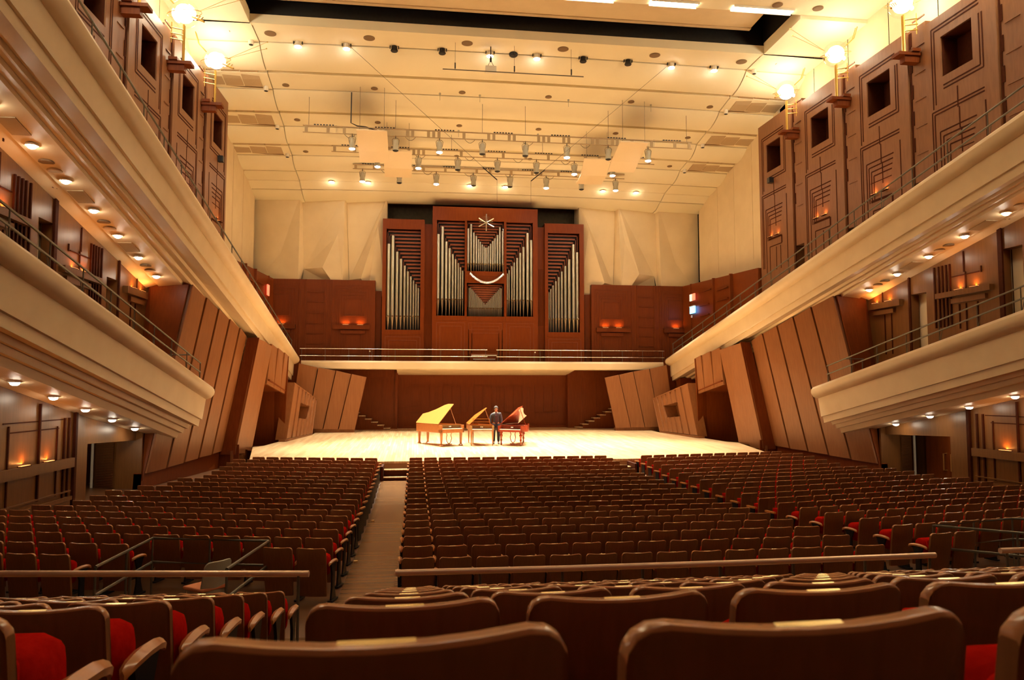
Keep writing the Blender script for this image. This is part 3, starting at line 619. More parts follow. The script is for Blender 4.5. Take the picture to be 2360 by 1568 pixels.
# star and swag
m = MB()
for k in range(6):
    a = math.radians(90+60*k); L_ = .52; m.tube([(math.cos(a)*.05-.01, OY-.42, 13.33+math.sin(a)*.05), (math.cos(a)*L_-.01, OY-.46, 13.33+math.sin(a)*L_)], [.022, .04], 6)
for k in range(36):
    a = math.radians(10*k+5); m.tube([(-.01, OY-.38, 13.33), (math.cos(a)*.42-.01, OY-.40, 13.33+math.sin(a)*.42)], .006, 4)
m.sphere((-.01, OY-.45, 13.33), .07, 10, 6)
m.build('rotating_star', CHROME, org, OO)
m = MB()
for i in range(30):
    t = i/29; x = -.93+t*1.95; z = 10.22-.52*(1-(2*t-1)**2); r = .075 if abs(2*t-1) > .5 else .045
    m.lathe([(r*.25, .08), (r*.7, .05), (r, -.06), (r*.9, -.08)], (x, OY-.42, z), 8)
for x in (-.93, 1.02): m.tube([(x, OY-.34, 13.0), (x, OY-.42, 10.9), (x*.98, OY-.42, 10.2)], .02, 6)
m.build('bell_swag', CHROME, org, OO)
# organ console on the gallery
co = thing('organ_console', 'low dark organ console and bench glimpsed between the gallery railings', 'organ console', (0, 43.9, 4.6))
m = MB(); m.box(-.95, .65, 43.75, 44.2, 4.6, 5.45); m.build('console_case', W_WALL, co, (0, 43.9, 4.6), bevel=.02)
m = MB(); m.box(-.9, .6, 43.7, 43.78, 5.3, 5.36); m.box(-.8, .5, 43.62, 43.8, 5.08, 5.12); m.build('keyboards', KEYS, co, (0, 43.9, 4.6))
m = MB(); m.box(-.7, .4, 43.35, 43.6, 4.98, 5.03); m.box(-.66, -.6, 43.4, 43.56, 4.6, 4.98); m.box(.3, .36, 43.4, 43.56, 4.6, 4.98); m.build('bench', W_ORGAN, co, (0, 43.9, 4.6))
# gallery railings
def rail_run(name, label, cat, pts, posts, zb, rads, mats, group=None, hs=None):
    pass
for i, (x0, x1, lb) in enumerate(((-10.6, -.02, 'long twin bright steel railing on the choir gallery, left of the centre joint'), (.5, 10.6, 'long twin bright steel railing on the choir gallery, right of the centre joint'))):
    t = thing('gallery_railing', lb, 'railing', ((x0+x1)/2, 43.05, 4.95)); og = ((x0+x1)/2, 43.05, 4.95)
    for z in (5.62, 5.22):
        m = MB(); m.cyl((x0, 43.05, z), (x1, 43.05, z), .022, 8); m.build('steel_tube', CHROME, t, og)
    n = 9
    for k in range(n):
        m = MB(); x = x0+.1+(x1-x0-.2)*k/(n-1); m.cyl((x, 43.05, 4.95), (x, 43.05, 5.6), .012, 6); m.build('post', STEEL, t, og)
# small things on the gallery ledge and the signs
for x, lb in ((-6.75, 'small steel lamp clipped on the gallery railing, left end of the organ'), (2.75, 'small steel lamp clipped on the gallery railing, in front of the organ centre')):
    t = thing('desk_lamp', lb, 'lamp', (x, 43.1, 4.95)); m = MB(); m.tube([(x, 43.12, 4.95), (x, 43.12, 5.4), (x+.02, 43.0, 5.5)], .012, 6); m.build('lamp_stem', STEEL, t, (x, 43.1, 4.95))
    m = MB(); m.lathe([(.02, .08), (.06, 0), (.05, -.02)], (x+.02, 42.98, 5.47), 10); m.build('lamp_head', CHROME, t, (x, 43.1, 4.95))
def wallbox(name, label, cat, y0, y1, z0, z1, X, d, m_, parent=None):
    m = MB(); m.box(*sorted((X, X-d)), y0, y1, z0, z1); o = m.build(name, m_, parent)
    if label: tag(o, label, cat)
    return o
t = thing('fire_sign', 'red and white lit sign on the brown wall right of the organ', 'sign', (12.36, 42.8, 8.68))
for a, b, m_ in ((42.42, 42.82, G_RED), (42.82, 43.22, G_CREAM)):
    m = MB(); m.box(12.30, 12.36, a, b, 8.66, 9.06); m.build('sign_panel', m_, t, (12.36, 42.8, 8.68))
t = thing('exit_sign', 'blue glowing exit sign under the red sign on the right brown wall', 'sign', (12.36, 42.8, 7.9))
m = MB(); m.box(12.30, 12.38, 42.48, 43.22, 7.9, 8.3); m.build('sign_panel', G_BLUE, t, (12.36, 42.8, 7.9))
m = MB(); m.box(12.27, 12.38, 42.44, 43.24, 8.3, 8.35); m.build('sign_hood', WHITE, t, (12.36, 42.8, 7.9))
m = MB(); m.sphere((12.28, 42.85, 8.14), .045, 8, 6); m.tube([(12.28, 42.85, 8.12), (12.28, 42.9, 8.0), (12.28, 42.98, 7.94)], .02, 6); m.tube([(12.28, 42.85, 8.1), (12.28, 42.75, 8.04)], .018, 6); m.build('running_figure', G_CREAM, t, (12.36, 42.8, 7.9))
wallbox('wall_switch', 'tiny pale switch plate under the blue exit sign', 'switch', 43.0, 43.15, 7.65, 7.8, 12.38, .04, WHITE)
t = thing('fire_sign', 'narrow red sign on the brown wall left of the organ', 'sign', (-12.36, 42.8, 8.6))
m = MB(); m.box(-12.37, -12.31, 42.5, 43.0, 8.55, 9.15); m.build('sign_panel', G_RED, t, (-12.36, 42.8, 8.6))
# ================================================================== AMBER WALL LAMPS in the ledges
SD = {-1: 'left', 1: 'right'}
def amber(x, y, z, nx, ny, e, label, w=.34):
    t = thing('wall_lamp', label, 'wall lamp', (x, y, z), group=None)
    m = MB()
    if abs(nx) > .5: m.box(x-.035, x+.035, y-w/2, y+w/2, z, z+.012)
    else: m.box(x-w/2, x+w/2, y-.035, y+.035, z, z+.012)
    m.build('lamp_tube', G_AMBER, t, (x, y, z))
    m = MB()
    if abs(nx) > .5: m.box(x-.05, x+.05, y-w/2-.02, y+w/2+.02, z-.03, z)
    else: m.box(x-w/2-.02, x+w/2+.02, y-.05, y+.05, z-.03, z)
    m.build('lamp_tray', W_DARK, t, (x, y, z))
    if e: lamp('AREA', (x+nx*.0, y+ny*.0, z+.05), e, (1, .34, .07), target=(x-nx*.02, y-ny*.02, z+.6), size=(w if abs(nx) < .5 else .05, .05 if abs(nx) < .5 else w), name='amber_light')
ordn2 = ['first', 'second', 'third', 'fourth', 'fifth', 'sixth', 'seventh', 'eighth', 'ninth', 'tenth']
ordn3 = ['first', 'second', 'third', 'fourth']
ordn = ['stage end', 'second bay from the stage', 'third bay from the stage', 'fourth bay']
for s in (-1, 1):
    for xc, wh in ((7.82, 'beside the organ'), (12.1, 'in the corner')):
        for q in (-.42, .42):
            if xc > 12 and q > 0: continue
            xx = s*(xc+q) if xc < 12 else s*(xc-.2); io = 'inner' if (q < 0) else 'outer'
            amber(xx, 44.50, 7.12, 0, -1, AMB*.8, f'amber lamp on the {SD[s]} back wall ledge {wh}, {io} one')
    for j in range(3):
        c = 33.22-3.93*j
        for q in (-.32, .32):
            amber(s*(WX(c+q)-.10), c+q, 10.62, -s, 0, AMB*.5, f'amber lamp low on the {SD[s]} high wall, {ordn3[j]} bay from stage, {"far" if q > 0 else "near"} one', .3)
    for j, cc in enumerate(((26.48, 25.7), (22.05, 21.36), (17.85, 17.16), (13.65, 12.96))):
        for q, y in enumerate(cc):
            z = (6.58 if j == 0 else 6.52 if j == 1 else 6.52+.187*4.2*(j-1))
            amber(s*13.33, y, z, -s, 0, AMB, f'amber wall lamp behind the lower {SD[s]} balcony, {ordn3[j]} bay, {"near" if q else "far"} one')
    for j, cc in enumerate(((20.42, 19.2), (16.0, 14.8), (11.6, 10.4))):
        for q, y in enumerate(cc): amber(s*13.35, y, 1.44, -s, 0, AMB*1.2, f'amber lamp on the {SD[s]} ground floor wall ledge, {ordn3[j]} bay, {"near" if q else "far"} one', .42)
# ================================================================== DOWNLIGHTS UNDER THE BALCONIES
def downlight(s, x, y, z, e, label, lit=True):
    t = thing('downlight', label, 'downlight', (s*x, y, z), group=None)
    m = MB(); m.lathe([(.135, .03), (.14, -.012), (.11, -.014), (.105, .03)], (s*x, y, z), 16); m.build('trim_ring', WHITE, t, (s*x, y, z))
    m = MB(); m.lathe([(.10, .0), (.098, -.03), (.08, -.06), (.035, -.08)], (s*x, y, z), 16); m.build('lens', G_DOWN if lit else SPKM, t, (s*x, y, z))
    if e: lamp('SPOT', (s*x, y, z-.05), e, WARM2, .08, (s*(x+.12), y, z-2), 130, .6, name='downlight_light')
for s in (-1, 1):
    for j in range(9):
        y = 25.9-1.66*j
        downlight(s, 12.73, y, sofz(y)-.02, DWN if j % 1 == 0 else 0, f'round lit downlight under the upper {SD[s]} balcony, {ordn2[j]} from the stage end')
        if j < 6:
            for k, dy in enumerate((.6, .95)):
                if j % 2: continue
                yy_ = y-.45-k*.42; zz_ = sofz(yy_)
                m = MB(); m.lathe([(.17, .02), (.17, -.012), (.15, -.02), (.01, -.02)], (s*12.78, yy_, zz_), 16)
                o = m.build('ceiling_speaker', SPKM if k else GRILLE); tag(o, f'{"dark" if k else "pale"} round speaker under the upper {SD[s]} balcony after the {ordn2[j]} downlight', 'speaker')
            if j % 2:
                yy_ = y-.75; m = MB(); z_ = lambda q: sofz(q)-.014
                m.hexa([(s*12.55, yy_-.35, z_(yy_-.35)), (s*12.95, yy_-.35, z_(yy_-.35)), (s*12.95, yy_+.35, z_(yy_+.35)), (s*12.55, yy_+.35, z_(yy_+.35))]+[(s*12.55, yy_-.35, z_(yy_-.35)+.02), (s*12.95, yy_-.35, z_(yy_-.35)+.02), (s*12.95, yy_+.35, z_(yy_+.35)+.02), (s*12.55, yy_+.35, z_(yy_+.35)+.02)])
                o = m.build('vent_grille', GRILLE); tag(o, f'flat grey vent grille under the upper {SD[s]} balcony after the {ordn2[j]} downlight', 'vent')
    for j in range(8):
        y = 24.78-1.8*j; downlight(s, 12.85, y, 1.575+BDIR*(y-27.5)-.02, DWN*.8, f'round lit downlight under the lower {SD[s]} balcony, {ordn2[j]} from the stage end')
# ================================================================== BALCONY RAILINGS
for s in (-1, 1):
    for nm, x, y1, z1, h, yn in (('upper', 10.98, 42.6, 5.19+BDIR*-.2, .80, 3.0), ('lower', 11.50, 26.85, 3.40+BDIR*(-.65), .66, 3.0)):
        zf = lambda y: z1+BDIR*(y-y1)
        og = (s*x, y1, z1); t = thing('balcony_railing', f'twin dark steel railing along the {nm} {SD[s]} balcony edge', 'railing', og)
        for hh in (h, h*.52):
            m = MB(); m.cyl((s*x, yn, zf(yn)+hh), (s*x, y1, zf(y1)+hh), .026, 8); m.build('rail_tube', STEEL, t, og)
        y = y1-.05
        while y > yn:
            m = MB(); m.cyl((s*x, y, zf(y)-.05), (s*x, y, zf(y)+h), .016, 6); m.cyl((s*x, y, zf(y)-.02), (s*x, y-.12, zf(y)+h*.5), .01, 6); m.build('rail_post', STEEL, t, og); y -= 1.55
        if nm == 'lower':
            m = MB(); m.cyl((s*x, y1-1.2, zf(y1-1.2)+h), (s*(x+.75), y1-1.2, zf(y1-1.2)+h), .02, 6); m.cyl((s*(x+.7), y1-1.2, zf(y1)-.4), (s*(x+.7), y1-1.2, zf(y1-1.2)+h), .02, 6); m.build('cross_rail', STEEL, t, og)
# ================================================================== GLOBE LANTERNS ON THE HIGH WALLS
KID = []
def globe(s, y, label):
    xw = s*(WX(y)); xg = s*(WX(y)-.42); zg = 16.78; t = thing('globe_lantern', label, 'wall lantern', (xw, y, 14.85)); og = (xw, y, 14.85)
    B = lambda m, n, mt, **k: m.build(n, mt, t, og, smooth=True, **k)
    m = MB(); m.sphere((xg, y, zg), .50, 20, 12); gg = B(m, 'glass_globe', CLEAR)
    m = MB(); m.sphere((xg, y, zg), .33, 18, 10); m.build('frosted_globe', G_FROST, gg, og, smooth=True)
    for k in range(6):
        a = k*2.1; r = .36; p = (xg+r*math.cos(a), y+r*math.sin(a), zg+(-.14, .12, -.05)[k % 3])
        m = MB(); m.sphere(p, .06, 8, 6, (1, 1, 1.25)); m.build('bulb', G_GLOBE, gg, og, smooth=True)
    m = MB(); m.sphere((xg-s*.0, y, zg), .11, 10, 8); B(m, 'hub', GOLD)
    for dy in (-.045, .045):
        m = MB(); m.cyl((xg, y+dy, 14.98), (xg, y+dy, 16.35), .035, 8); B(m, 'brass_tube', GOLD)
    m = MB()
    for z in (15.75, 15.95, 16.15): m.tube([(xg, y-.06, z), (xg+s*.4, y-.22, z)], .02, 6)
    m.tube([(xg+s*.36, y-.2, 15.6), (xg+s*.36, y-.2, 16.35)], .018, 6); B(m, 'side_tubes', GOLD)
    m = MB(); m.box(*sorted((xw-s*.75, xw+s*.1)), y-.22, y+.22, 14.84, 14.95); m.box(*sorted((xw-s*.5, xw+s*.1)), y-.14, y+.14, 14.62, 14.84); m.box(*sorted((xw-s*.3, xw-s*.0)), y-.3, y+.3, 14.95, 15.05); B(m, 'bracket_shelf', W_DARK if 0 else W_WALL)
    m = MB()
    for dz, dy in ((.75, .35), (.4, .5)): m.tube([(xg-s*.45, y, zg+.1), (xg-s*2.1, y-dy, zg+dz)], .008, 5); m.sphere((xg-s*2.1, y-dy, zg+dz), .03, 6, 4)
    B(m, 'wire_feelers', GOLD)
    m = MB(); m.tube([(xg-s*.35, y-.3, zg-.25), (xg-s*.85, y-.6, zg-.55)], .035, 6)
    for k in range(3): m.tube([(xg-s*(.45+.12*k), y-.36-.07*k, zg-.31-.07*k), (xg-s*(.55+.12*k), y-.36-.07*k, zg-.2-.07*k)], .018, 5)
    B(m, 'brass_spur', GOLD)
    m = MB()
    for q in (0, .12): m.tube([(xg+s*.35, y-.2+q, zg+.3), (xg+s*.6, y-.35+q, zg+.55), (xg+s*.72, y-.4+q, zg+1.0)], .018, 6)
    B(m, 'curved_horns', GOLD)
    m = MB(); c = Vector((xg, y, zg)); m.tube([c+Vector((.58*math.cos(a), .58*math.sin(a), .18*math.sin(a+.6))) for a in [i*math.pi/8 for i in range(17)]], .012, 5); B(m, 'outer_ring', GOLD)
    lamp('POINT', (xg, y, zg), GLOB, WARM, .37, name='globe_light')
GY = [31.14, 27.3, 23.3, 19.4, 15.4, 11.5]
nm_ = ['nearest the stage', 'second from the stage', 'third from the stage', 'fourth from the stage', 'fifth from the stage', 'sixth from the stage']
for s in (-1, 1):
    for k, y in enumerate(GY):
        if k < 3: globe(s, y, f'glowing glass globe lantern with brass tubes on the {SD[s]} high wall, {nm_[k]}')
        else: lamp('POINT', (s*(WX(y)-.42), y, 16.78), GLOB*GREAR, WARM, .3, name='globe_light')
# ================================================================== CEILING FITTINGS
for name, yl, xs_, rr in (('a', 31.0, (10.25, 6.22, 2.09), .24), ('b', 34.55, (10.2, 6.18, 2.08), .16), ('c', 37.3, (10.09, 6.15, 2.05), .15), ('d', 40.1, (10.06, 6.1, 2.03), .14), ('e', 43.95, (9.98, 6.06, 2.03), .2)):
    wr = dict(a='nearest the black slot', b='second row from the slot', c='third row from the slot', d='fourth row from the slot', e='row nearest the organ')[name]
    for i, x in enumerate(xs_):
        for s in (-1, 1):
            z = cz(yl-.25, x) if name == 'e' else cz(yl, x)
            m = MB(); m.lathe([(rr, .06), (rr, -.02), (rr*.8, -.035), (.02, -.035)], (s*x, yl, z), 18); o = m.build('ceiling_speaker', SPKM)
            tag(o, f'round dark ceiling speaker, {wr}, {("outermost", "middle", "innermost")[i]} one on the {SD[s]} half', 'speaker')
for s in (-1, 1):
    for x, y in ((11.97, 30.9), (11.3, 26.4), (9.6, 26.35)):
        if s < 0 and y < 30: continue
        m = MB(); z = 18.0 if y > 30 else 18.15; m.lathe([(.2, .05), (.2, -.02), (.15, -.035), (.02, -.035)], (s*x, y, z-.01), 18); o = m.build('ceiling_speaker', SPKM)
        tag(o, f'round ceiling speaker {SD[s]} of the black slot, {"outer edge" if x > 11.5 else "near edge, outer" if x > 10 else "near edge, inner"}', 'speaker')
    for k, (x, y, z) in enumerate(((11.15, 31.65, 17.95), (11.1, 34.7, 17.2), (11.15, 37.9, 16.55), (11.05, 40.4, 15.9))):
        t = thing('ceiling_camera', f'small ceiling spot fitting at the {SD[s]} end of the {ordn2[k]} ceiling fold from the slot', 'ceiling fitting', (s*x, y, z))
        m = MB(); m.lathe([(.11, .05), (.11, -.16), (.09, -.17)], (s*x, y, z), 14); m.build('fitting_body', WHITE, t, (s*x, y, z))
        m = MB(); m.lathe([(.085, .0), (.085, -.015), (.01, -.015)], (s*x, y, z-.17), 14); m.build('dark_lens', BLACK, t, (s*x, y, z))
def cspot(x, y, lit, label, e=0):
    z = cz(31.6, x); t = thing('ceiling_spotlight', label, 'spotlight', (x, y, z)); og = (x, y, z)
    m = MB(); m.lathe([(.12, .04), (.12, -.1), (.16, -.2), (.15, -.21)], og, 14); m.build('housing', IRON if not lit else WHITE, t, og)
    m = MB(); m.box(x-.2, x-.16, y-.05, y+.05, z-.1, z+.05); m.box(x+.16, x+.2, y-.05, y+.05, z-.1, z+.05); m.build('yoke', IRON, t, og)
    m = MB(); m.lathe([(.14, 0), (.14, -.03), (.06, -.05)], (x, y, z-.2), 14); m.build('lens', G_SPOT if lit else BLACK, t, og)
for x, lit in ((9.23, 1), (7.21, 1), (5.19, 0), (3.13, 0), (1.04, 1)):
    for s in (-1, 1): cspot(s*x, 31.66, lit, f'{"lit" if lit else "unlit"} spotlight on the first ceiling edge, {("outermost", "second", "third", "fourth", "innermost")[[9.23, 7.21, 5.19, 3.13, 1.04].index(x)]} of the {SD[s]} five')
m = MB(); m.sphere((0, 31.7, cz(31.6, 0)-.06), .2, 14, 8, (1, 1, .6)); tag(m.build('ceiling_dome', BLACK), 'small black dome on the first ceiling edge between the two middle spotlights', 'ceiling fitting')
for x in (-9.04, -6.98, -1.04, 1.04, 6.98, 9.04):
    z = cz(43.3, x); t = thing('recessed_light', f'bright recessed light in the last ceiling fold, {dict([(9.04, "outermost"), (6.98, "second"), (1.04, "innermost")])[abs(x)]} one {SD[1 if x > 0 else -1]} of centre', 'downlight', (x, 43.25, z))
    m = MB(); m.lathe([(.17, .01), (.17, -.03), (.13, -.03)], (x, 43.25, z), 14); m.build('trim_ring', WHITE, t, (x, 43.25, z))
    m = MB(); m.lathe([(.14, .0), (.14, -.04), (.05, -.05)], (x, 43.25, z), 14); m.build('lens', G_DOWN, t, (x, 43.25, z))
    lamp('POINT', (x, 43.2, z-.22), 6, WARM2, .08, name='recessed_glow')
# grille cloth panels and short slits on the side ceilings
for s in (-1, 1):
    for k, (ya, yb) in enumerate(((33.45, 34.6), (36.5, 37.7), (39.25, 40.3))):
        for i in range(3):
            x0 = 11.25+i*.82; x1 = x0+.76; m = MB(); z = lambda y: cz(y, 11)-.045
            m.loft([[(s*x0, y, z(y)-.03), (s*x1, y, z(y)-.06), (s*x1, y, z(y)), (s*x0, y, z(y))] for y in (ya, (ya+yb)/2, yb)])
            o = m.build('grille_panel', GRILLE); tag(o, f'brown cloth grille panel in the {ordn2[k+1]} ceiling fold, {SD[s]} side, {("inner", "middle", "outer")[i]} one', 'grille panel')
        m = MB(); m.box(*sorted((s*11.25, s*13.2)), yb+.1, yb+.2, cz(yb+.15, 11)-.055, cz(yb+.15, 11)-.02); o = m.build(f'trim_{20+k+(3 if s>0 else 0)}', SPKM); o['kind'] = 'structure'
# added glowing strips imitating lamp light on the slot's near lip
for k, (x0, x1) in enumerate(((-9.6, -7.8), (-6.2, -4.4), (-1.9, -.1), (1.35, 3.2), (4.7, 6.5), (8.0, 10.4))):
    t = thing('lip_glow', f'added glow strip on the near lip of the black ceiling slot, {("leftmost", "second from left", "third from left", "third from right", "second from right", "rightmost")[k]}', 'glow strip', ((x0+x1)/2, 26.8, 18.12))
    m = MB(); m.box(x0, x1, 26.6, 26.95, 18.1, 18.15); m.build('glow_face', G_LIPGLOW, t, ((x0+x1)/2, 26.8, 18.12))
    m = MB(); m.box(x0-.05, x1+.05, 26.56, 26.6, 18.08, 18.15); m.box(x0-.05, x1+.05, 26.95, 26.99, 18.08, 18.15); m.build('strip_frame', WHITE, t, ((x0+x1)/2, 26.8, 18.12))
# ================================================================== STAGE LIGHTING BATTENS
def batten(name, y, hw, zb, zt, xsp, lits, hang, label):
    og = (0, y, zb); t = thing('lighting_batten', label, 'lighting batten', og)
    m = MB(); m.box(-hw, hw, y-.04, y+.04, zt-.04, zt); m.build('top_bar', RIGM, t, og)
    m = MB(); m.cyl((-hw, y, zb), (hw, y, zb), .025, 8); m.build('bottom_tube', RIGM, t, og)
    xx = []
    x = -hw+.15
    while x < hw: xx.append(x); x += random.choice((.25, .75, 1.0, 1.2))
    for x in xx:
        m = MB(); m.box(x-.07, x+.07, y-.02, y+.02, zb, zt); m.build('web_plate', RIGM, t, og)
    for x in [-hw+1.0+i*(2*hw-2)/6 for i in range(7)]:
        m = MB()
        for k in range(7): m.box(x-.5+k*.14, x-.42+k*.14, y-.05, y+.05, zt, zt+.05)
        m.build('socket_row', IRON, t, og)
    for x in hang:
        zc = cz(y, x)+.02; m = MB(); m.cyl((x, y, zt), (x, y, zc), .01, 5); m.build('hanging_wire', STEEL, t, og)
    for i in range(6):      # slack cables
        x = -hw*.8+i*hw*.3; m = MB(); m.tube([(x+.5*u, y+.05, zb-.18*math.sin(u*math.pi)) for u in (0, .2, .4, .6, .8, 1)], .012, 5); m.build('slack_cable', STEEL, t, og)
    wl = dict(T1='nearest batten', T2='middle batten', T3='farthest batten')[name]
    n = len(xsp)
    for i, (x, lit) in enumerate(zip(xsp, lits)):
        z = zb; o2 = (x, y, z); k = i+1
        t2 = thing('stage_lantern', f'{"lit" if lit else "unlit"} grey stage lantern hanging from the {wl}, {ordn2[k-1]} from the left', 'stage light', o2)
        m = MB(); m.cyl((x, y, z+.03), (x, y, z-.12), .022, 6); m.cyl((x-.25, y, z), (x+.25, y, z), .02, 6); m.build('clamp', IRON, t2, o2)
        m = MB(); m.tube([(x-.13, y, z-.45), (x-.17, y, z-.2), (x-.1, y, z-.11), (x+.1, y, z-.11), (x+.17, y, z-.2), (x+.13, y, z-.45)], .012, 6); m.build('yoke', STEEL, t2, o2)
        m = MB(); m.lathe([(.08, -.17), (.13, -.22), (.135, -.56), (.15, -.70), (.14, -.70), (.11, -.5)], (x, y, z), 14); m.build('lantern_body', LAMPB, t2, o2, smooth=True)
        m = MB(); m.lathe([(.138, -.66), (.138, -.72), (.08, -.75), (.01, -.76)], (x, y, z), 14); m.build('lens', G_SPOT if lit else BLACK, t2, o2)
        if lit: lamp('SPOT', (x, y, z-.85), STG, (1, .90, .68), .12, (x*(.95 if abs(x) > 6.5 else .66), y-4.8 if name != 'T3' else y-3.0, .8), 58, .8, name='stage_beam')
batten('T1', 35.22, 9.49, 15.35, 15.70, [-7.22, -5.19, -3.11, -1.05, 1.05, 3.11, 5.19, 7.22], [1, 0, 1, 0, 0, 1, 0, 1], (-9.23, -5.2, -1.05, 1.05, 5.2, 9.23), 'long ladder batten with eight lanterns hung nearest the audience below the ceiling')
batten('T2', 38.1, 8.49, 15.40, 15.72, [-6.18, -4.1, -2.07, 0, 2.07, 4.1, 6.18], [1, 1, 0, 0, 0, 1, 1], (-7, -2.4, 2.4, 7), 'ladder batten with seven lanterns hung in the middle of the three')
batten('T3', 40.95, 7.65, 15.40, 15.66, [-7.13, -5.13, -3.1, -1.03, 1.03, 3.1, 5.13, 7.13], [1, 0, 1, 0, 0, 1, 0, 1], (-6, -1.5, 1.5, 6), 'short ladder batten with eight lanterns hung farthest from the audience')
for s in (-1, 1):
    for nm, x0, x1, q in (('outer', 5.56, 6.97, [(34.35, 15.25), (36.0, 14.80), (36.75, 14.50)]), ('inner', 4.43, 5.84, [(37.15, 15.25), (38.05, 14.64), (39.2, 14.50)])):
        t = thing('cloud_reflector', f'pale square reflector board hanging under the ceiling, {nm} one on the {SD[s]} side', 'reflector', (s*(x0+x1)/2, q[1][0], q[1][1])); og = t.location.copy()
        m = MB(); m.loft([[(s*x0, y, z), (s*x1, y, z), (s*x1, y, z+.05), (s*x0, y, z+.05)] for y, z in q]); m.build('board', REFL, t, og)
        for x in (x0+.15, x1-.15):
            m = MB(); m.cyl((s*x, q[0][0]+.1, q[0][1]), (s*x, q[0][0]+.1, cz(q[0][0]+.1, x)), .008, 4); m.build('hanging_wire', STEEL, t, og)
# feeder cables, small hoists, projector bar
t = thing('feeder_cable', 'thick dark cable dropping from the ceiling to the left end of the nearest batten', 'cable', (-7.2, 34.9, 17.2)); m = MB(); m.tube([(-7.25, 34.9, 17.25), (-7.28, 35.1, 15.85), (-7.0, 35.2, 15.75), (-6.6, 35.2, 15.72), (-6.2, 35.22, 15.6), (-5.8, 35.22, 15.55)], .03, 6); m.build('cable', IRON, t, (-7.2, 34.9, 17.2))
t = thing('projector', 'small pale projector hanging on a pole above the near bar', 'projector', (0, 31.2, 17.4)); xp = P(1131, 155, Y=31.2).x; og = (0, 31.2, 17.4)
zc = 17.1
m = MB(); m.box(xp-.24, xp+.24, 31.05, 31.35, 16.95, 17.2); m.build('projector_body', WHITE, t, og, bevel=.02)
m = MB(); m.cyl((xp, 31.2, 17.6), (xp, 31.2, cz(31.2, 1)+.02), .022, 8); m.cyl((xp, 31.2, 17.42), (xp, 31.2, 17.66), .045, 8); m.tube([(xp-.14, 31.2, 17.2), (xp, 31.2, 17.5), (xp+.14, 31.2, 17.2)], .012, 6); m.build('hanging_pole', IRON, t, og)
t = thing('hanging_bar', 'thin horizontal bar hung on wires below the first ceiling fold', 'bar', (0, 31, 16.9)); og = (0, 31, 16.9)
m = MB(); m.cyl((-3.13, 31, 16.9), (2.99, 31, 16.9), .025, 8); m.build('bar_tube', STEEL, t, og)
for x in (-2.6, -.05, 2.45):
    m = MB(); m.cyl((x, 31, 16.9), (x, 31, cz(31, x)+.02), .006, 5); m.cyl((x, 31, 16.95), (x, 31, 17.2), .03, 6); m.build('bar_wire', IRON, t, og)
t = thing('microphone_sling', 'pair of thin slanting wires from the ceiling edge down to the stage centre', 'microphone wires', (0, 31.5, 12.3)); og = (0, 31.5, 12.3)
for s in (-1, 1):
    m = MB(); m.cyl((s*7.2, 31.6, cz(31.5, 7)), (s*.74, 31.5, 12.33), .008, 5); m.cyl((s*.74, 31.5, 12.33), (s*.74, 31.5, 11.3), .005, 4); m.build('sling_wire', STEEL, t, og)
    m = MB(); m.cyl((s*.74, 31.5, 12.33), (s*1.35, 31.5, 12.85), .022, 6); m.build('wire_clamp', IRON, t, og)
for k, (px, py, Y) in enumerate(((1106, 225, 34.7), (1014, 215, 34.7), (1310, 233, 34.7), (1500, 243, 34.7), (1057, 293, 37.8), (1240, 297, 37.8), (1507, 312, 37.8), (775, 280, 37.8))):
    p = P(px, py, Y=Y); zc = cz(Y, p.x); m = MB(); m.cyl((p.x, Y, zc+.01), (p.x, Y, zc-.06), .05, 8); m.cyl((p.x, Y, zc-.06), (p.x, Y, zc-.35), .012, 5)
    tag(m.build('hanging_hook', LAMPB), f'small hanging hook under the {"second" if k < 4 else "third"} ceiling fold, {ordn2[k % 4]} of its four', 'hook', None)
for s in (-1, 1):      # little black speaker boxes on the high walls under the first niche
    y = 33.35; m = MB(); m.box(*sorted((s*12.55, s*12.78)), y-.14, y+.10, 13.2, 13.46); tag(m.build('wall_speaker', IRON, bevel=.01), f'small black box on the {SD[s]} high wall under the niche nearest the stage', 'speaker')
